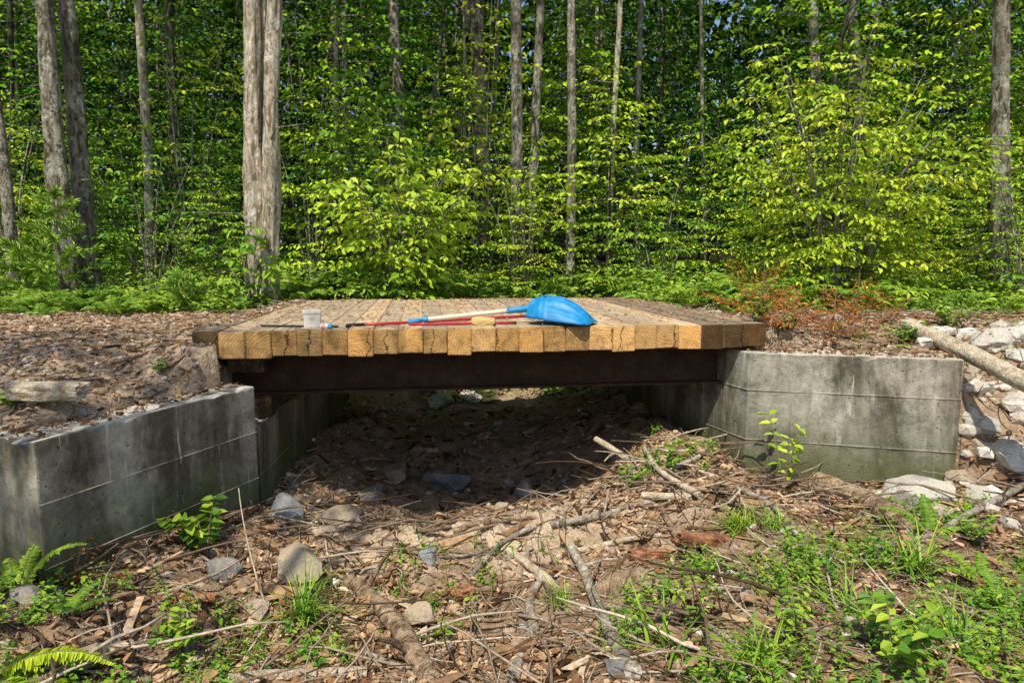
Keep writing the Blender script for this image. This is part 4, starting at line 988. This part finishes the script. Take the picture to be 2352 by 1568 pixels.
shrub('beech_sapling', base_at(440, 12.2), 5.6, 2.6, 7, .105, 'leaf_yellow', 'high bright beech sapling just left of the fused trunks', .55, 1.0, .2, .1, 41, lo=.4)
shrub('beech_sapling', base_at(720, 12.6), 5.4, 2.4, 7, .105, 'leaf', 'high green beech sapling just right of the fused trunks', .55, 1.0, .2, .1, 42, lo=.4)
def pine(base, h, label, seed):
    R.seed(seed); root = empty('young_pine', base, label, 'tree'); tr = MB(); nd = MB(); b = Vector(base)
    tr.tube([b, b+Vector((.02, 0, h*.5)), b+Vector((0, .02, h))], [.02*h, .013*h, .004], 6, .5); tr.build('trunk', M['bark'], root)
    for k in range(int(9*h)+6):
        t = .1+.9*k/(9*h+6); p = b+Vector((0, 0, h*t)); d_ = rdir(k*2.4, R.uniform(.15, .6)); L = h*.38*(1.1-t)+.1
        for j in range(16):
            q = p+d_*L*(j+1)/16
            for m_ in range(9):
                v = (d_*.8+Vector((R.gauss(0, 1), R.gauss(0, 1), R.gauss(.2, .8)))*.6); nd.leaf(q, v, Vector((R.random(), R.random(), 1)), R.uniform(.07, .13), .008, R.random())
    nd.build('foliage', [M['pine']], root); return root
pine(base_at(140, 8.9), 1.5, 'feathery young pine before the double trunk', 51); pine(base_at(425, 8.5), .5, 'little feathery pine seedling left of the fused trunks', 52); pine(base_at(60, 9.0), .9, 'small feathery pine at the left edge', 53)
def fern_mesh(seed, nf, L0, L1, lm='fern', rise=.9):
    R.seed(seed); mb = MB()
    for f in range(nf):
        fern_frond(mb, Vector((0, 0, 0)), 6.28*f/nf+R.uniform(-.3, .3), R.uniform(L0, L1), rise)
    return mb.mesh('fern', [M['twig'], M[lm]], 1)
def fern_frond(mb, p, az, L, rise=.9, np_=24, wl=.22):
    d0 = rdir(az, rise+R.uniform(-.15, .15)); h = Vector((math.cos(az), math.sin(az), 0)); pts = [Vector(p)]; d_ = d0
    for i in range(10):
        d_ = (d_+h*.06+Vector((R.uniform(-.05, .05), R.uniform(-.05, .05), -.11*(i*.25)))).normalized(); pts.append(pts[-1]+d_*L/10)
    mb.tube(pts, [.003*(1.1-i/10) for i in range(11)], 4, .5, 0, cap=False); tint = R.uniform(.2, .75)
    for i in range(np_):
        t = .16+.83*i/np_; j = min(int(t*10), 9); q = pts[j].lerp(pts[j+1], t*10-j); ax = (pts[j+1]-pts[j]).normalized(); sd_ = ax.cross(UP).normalized(); nv = sd_.cross(ax)
        w_ = L*wl*math.sin(pi*min(1, .2+.8*t)**.9)*(1.02-.2*t)*R.uniform(.8, 1.05)+.006
        for s_ in (-1, 1): mb.leaf(q, sd_*s_+ax*.35+nv*R.uniform(-.5, .1), nv+Vector((R.uniform(-.3, .3), R.uniform(-.3, .3), 0)), w_, L*.032+.003, min(1, max(0, tint+R.gauss(0, .15))))
fern_protos = [fern_mesh(61, 8, .5, .75), fern_mesh(62, 10, .4, .65), fern_mesh(63, 7, .55, .85)]
R.seed(64)
def fern_at(x, y, s_, label, group):
    o = put('fern', fern_protos[R.randrange(3)], None, (x, y, gz(x, y)-.02), R.uniform(0, 6.28), s_); tag(o, label, 'fern', group); return o
for i in range(130):
    y = R.uniform(8.6, 11.6); px = R.uniform(640, 2360); x = (px-1176)/F*y
    if gz(x, y) < -.6 or indeck(x, y): continue
    fern_at(x, y, R.uniform(.8, 1.4), 'green fern in the band of ferns behind the bridge', 'ferns behind the bridge')
for i in range(26):
    y = R.uniform(7.6, 9.6); px = R.uniform(-20, 560); x = (px-1176)/F*y
    fern_at(x, y, R.uniform(.5, .95), 'bright fern along the far side of the left dirt bank', 'ferns behind the left bank')
def fg_fern(px, py, fr, label, seed, s_=1.0, mt='fern'):
    R.seed(seed); p = gnd(px, py); mb = MB()
    for az, L, rise in fr: fern_frond(mb, p, az, L*s_, rise, 40, .15)
    o = mb.build('fern', [M['twig'], M[mt]], None, p, lmi=1); tag(o, label, 'fern'); return o
fg_fern(40, 1370, [(.6, .42, 1.25), (1.5, .36, 1.3), (2.4, .3, .9)], 'fern standing before the left wing wall at the left edge', 71)
fg_fern(-40, 1560, [(-.05, .55, .12), (.25, .5, .3), (5.9, .4, .3)], 'bright yellow green fern in the bottom left corner', 72, mt='leaf_yellow')
fg_fern(2140, 1240, [(2.4, .36, 1.0), (1.3, .32, 1.1), (.3, .26, .7)], 'fern below the largest white boulder', 73)
fg_fern(2310, 1440, [(2.6, .32, .9), (1.5, .34, 1.1), (3.6, .28, .6)], 'fern among weeds at the lower right edge', 74)
fg_fern(2260, 1340, [(2.2, .28, .9), (3.0, .28, .6), (1.2, .24, 1.0)], 'small fern above the fern at the lower right edge', 75)
fg_fern(150, 1420, [(.4, .24, .8), (1.4, .24, 1.0), (2.6, .2, .7)], 'low fern right of the left edge fern', 76)
def dead(px, py, h, wd, label, seed, Y=None, n=18):
    R.seed(seed); p = gnd(px, py) if Y is None else base_at(px, Y); root = empty('dead_bough', p, label, 'branch'); mb = MB()
    for k in range(n):
        spray(mb, p+Vector((R.uniform(-.3, .3)*wd, R.uniform(-.2, .2)*wd, .02)), rdir(R.uniform(0, 6.28), R.uniform(.1, 1.2)), h*R.uniform(.6, 1.1), .055, wr=.2, dens=1.4, twist=.8)
    mb.build('dry_foliage', [M['twig'], M['rust_leaf']], root, lmi=1); st = MB(); st.tube([p, p+Vector((.03, 0, h*.4)), p+Vector((.05, .03, h*.9))], [.012, .008, .003], 5, .3); st.build('stem', M['twig'], root); return root
dead(1745, 700, .7, .6, 'upright rusty dead bough behind the dark deck timbers', 81, 7.9); dead(1905, 770, .46, 1.1, 'low rusty dead bough on the dirt above the right wing wall', 82); dead(1820, 765, .40, .8, 'low rusty dead bough next to the dark deck timbers', 83)
dead(1960, 735, .5, 1.0, 'rusty dead bough farther back on the right bank', 84); dead(165, 1345, .24, .25, 'small rusty dead frond before the left wing wall', 85, n=12)
def tuft(px, py, n, L, label, seed, name='grass_tuft', W=.006, dirx=0):
    R.seed(seed); p = gnd(px, py); mb = MB()
    for k in range(n):
        a = R.uniform(0, 6.28); el = R.uniform(.5, 1.35); d_ = rdir(a, el)+Vector((dirx, 0, 0)); q = p+Vector((R.gauss(0, .04), R.gauss(0, .04), 0)); l_ = L*R.uniform(.5, 1.1); tint = R.random(); seg = 5; prev = None
        for i in range(seg+1):
            w_ = W*(1-i/seg)+.0008; s_ = d_.cross(UP).normalized(); b = len(mb.v); mb.v += [tuple(q-s_*w_), tuple(q+s_*w_)]
            if prev is not None: mb.face((prev, prev+1, b+1, b), tint, 0)
            prev = b; d_ = (d_+Vector((0, 0, -.22))).normalized(); q = q+d_*l_/seg
    o = mb.build(name, M['fern'], None, p); tag(o, label, 'grass'); return o
tuft(690, 1415, 100, .40, 'long arching grass tuft in the lower left foreground', 91, dirx=.25, W=.0045)
tuft(1705, 1215, 200, .19, 'feathery light green tuft before the right abutment', 92, W=.003); tuft(1770, 1210, 90, .15, 'smaller feathery tuft beside the light green tuft', 93, W=.003)
tuft(1540, 1500, 34, .36, 'broad bladed grass clump at the bottom centre right', 94, W=.010); tuft(2100, 1320, 90, .38, 'tall green grass clump at right below the thin grey branch', 95, W=.006)
tuft(1290, 1385, 60, .17, 'small grass tuft beside the long grey branch', 96, W=.004); tuft(1985, 1420, 60, .28, 'grass clump among the weeds at lower right', 97, W=.005)
tuft(2200, 1500, 70, .30, 'grass clump beside the bleached upright twig', 98, W=.005); tuft(1750, 1540, 70, .28, 'grass clump at the bottom edge right of the broad bladed clump', 99, W=.005); tuft(1900, 1300, 60, .20, 'short grass tuft below the stout bark covered log', 100, W=.004)
def leafy(px, py, h, n, leafL, label, seed, lm='weed', name='leafy_plant', wr=.55, el0=.7):
    R.seed(seed); p = gnd(px, py); root = empty(name, p, label, 'plant'); st = MB(); fo = MB()
    for k in range(n):
        a = R.uniform(0, 6.28); el = R.uniform(el0, 1.45); L = h*R.uniform(.6, 1.05); tip = p+rdir(a, el)*L; c = curve([p, p.lerp(tip, .5)+Vector((0, 0, L*.08)), tip], 6); st.tube(c, [.005, .0045, .004, .0035, .003, .0025, .002], 5, .4)
        for i in range(2, 7):
            for s_ in (-1, 1):
                ax = (c[i]-c[i-1]).normalized(); sd_ = ax.cross(UP).normalized()*s_; fo.leaf(c[i], sd_+ax*.3+Vector((R.uniform(-.3, .3), R.uniform(-.3, .3), R.uniform(-.5, .2))), UP+Vector((R.uniform(-.5, .5), R.uniform(-.8, .2), 0)), leafL*R.uniform(.6, 1.1), leafL*wr, R.random())
    st.build('stem', M['twig'], root); fo.build('foliage', M[lm], root); return root
leafy(475, 1275, .34, 8, .085, 'broad leaved plant growing at the foot of the left wing wall', 101, 'weed', wr=.7)
leafy(1800, 1135, .60, 4, .10, 'thin leafy sapling before the corner of the right wing wall', 102, 'leaf_yellow', 'seedling', .4, 1.15)
leafy(1440, 1130, .22, 7, .045, 'small weed clump on the chip heap under the leaning stick', 103); leafy(1530, 1080, .18, 5, .05, 'green seedling beside the pale thin stick on the heap', 104)
leafy(1740, 800, .2, 10, .055, 'green weed at the top corner of the right wing wall', 105); leafy(1800, 800, .16, 9, .05, 'green weed beside the rusty bough on the right wall', 106)
leafy(2080, 790, .22, 10, .06, 'green weed at the upper end of the peeled log', 110); leafy(2180, 760, .28, 12, .06, 'green weed behind the peeled log near the right edge', 111)
leafy(365, 860, .1, 4, .04, 'tiny green sprout on the left dirt bank', 107); leafy(1505, 1000, .12, 4, .04, 'sprout at the shaded foot of the right stem wall', 108)
leafy(20, 935, .1, 5, .05, 'green sprout at the left edge on the dirt bank', 109)
leafy(1590, 1440, .26, 6, .06, 'upright leafy weed at the lower centre right', 112, 'fern', wr=.3); leafy(1830, 1480, .24, 6, .055, 'upright leafy weed at the bottom right', 113, 'fern', wr=.35); leafy(2050, 1540, .28, 7, .07, 'tall broad leaved weed at the bottom right edge', 114, 'weed', wr=.5)
leafy(420, 1500, .22, 7, .055, 'upright leafy weed at the bottom left', 115, 'weed', wr=.5); leafy(2230, 1260, .24, 7, .05, 'leafy weed below the low white slab', 116, 'weed', wr=.4)
R.seed(200); A_ = []
def weeds(pts, L0, L1, hh):
    for x, y, z in pts:
        nl = R.randrange(5, 12); tint = R.random(); ph = R.uniform(.25, 1)*hh; wr_ = R.choice([.16, .22, .3, .5, .6]); sz = R.uniform(.5, 1.2); lx, ly = R.uniform(-.4, .4), R.uniform(-.4, .4)
        for k in range(nl):
            a = R.uniform(0, 6.28); t = (k+1)/nl; L = R.uniform(L0, L1)*sz*(1.1-.4*t)
            A_.append((x+lx*ph*t, y+ly*ph*t, z+ph*t+.006, math.cos(a), math.sin(a), R.uniform(-.4, .6), R.uniform(-.6, .6), R.uniform(-.9, .3), 1, L, L*wr_, min(1, max(0, tint*.7+R.gauss(.15, .15)))))
def wok(cx):
    return lambda x, y: islow(x, y) and (vn(np.array([x*2.2]), np.array([y*2.2]), 7)[0]+.5+.25*vn(np.array([x*7.]), np.array([y*7.]), 6)[0] > cx)
weeds(pick(1000, .5, 4.0, 1.95, 3.6, wok(.40)), .018, .055, .24)
weeds(pick(440, .9, 4.2, 2.6, 4.6, wok(.52)), .018, .05, .17)
weeds(pick(660, -2.8, -.65, 1.9, 3.5, wok(.40)), .018, .055, .16)
weeds(pick(220, -.9, .8, 2.0, 4.4, wok(.58)), .015, .045, .1)
weeds(pick(130, 1.0, 1.9, 4.4, 5.3, wok(.5)), .02, .05, .12)
weeds(pick(260, 2.0, 5.5, 5.4, 8.7, lambda x, y: hp(x, y) and vn(np.array([x*2.]), np.array([y*2.]), 5)[0] > .0), .025, .06, .2)
mb = MB(); mb.leaves(np.array(A_)); o = mb.build('ground_weeds', M['weed']); tag(o, 'low green weeds spreading over the foreground litter', 'weeds', None, 'stuff')
A_ = []
for i in range(34000):
    y = 8.4+6.5*R.random()**1.3; x = R.uniform(-.8*y, .8*y)
    if indeck(x, y) or (gz(x, y) < -.9 and abs(x-.1) < .28 and y < 9.6) or (gz(x, y) < -.6 and y < 9.1) or (y < 8.7 and -2.6 < x < 2.5): continue
    if vn(np.array([x*1.3]), np.array([y*1.3]), 2)[0] < -.12-.1*(y > 10): continue
    t = R.random(); L = R.uniform(.04, .11); a = R.uniform(0, 6.28); hh = .18+.38*min(1, max(0, (y-8.5)/2))
    A_.append((x, y, gz(x, y)+hh*t, math.cos(a), math.sin(a), R.uniform(-.5, .5), R.uniform(-.6, .6), R.uniform(-1, .2), 1, L, L*R.uniform(.35, .55), R.random()))
mb = MB(); mb.leaves(np.array(A_)); o = mb.build('undergrowth', M['fern']); tag(o, 'low leafy undergrowth along the forest edge behind the road', 'undergrowth', None, 'stuff')
R.seed(301)
for (x, y, z, k, s_) in ((-4.6, 1.5, 5.8, 0, .7), (-3.9, -.5, 6.6, 1, .7), (-5.4, .6, 6.4, 0, .8), (-3.2, .7, 6.0, 1, .6), (-2.3, .9, 6.2, 1, .45)):  # unseen trees added to cast dappled shade over the left side
    o = empty('forest_tree', (x, y, gz(x, y)), 'slim leafy tree added out of view to dapple the left bank', 'tree', 'unseen trees added for dappled shade'); put('trunk', protot[0][0], o, (0, 0, 0), 0, (.5, .5, .62)); put('crown', sparse[k], o, (0, 0, z), R.uniform(0, 6), s_)
print('tris', sum(len(m.polygons) for m in bpy.data.meshes))
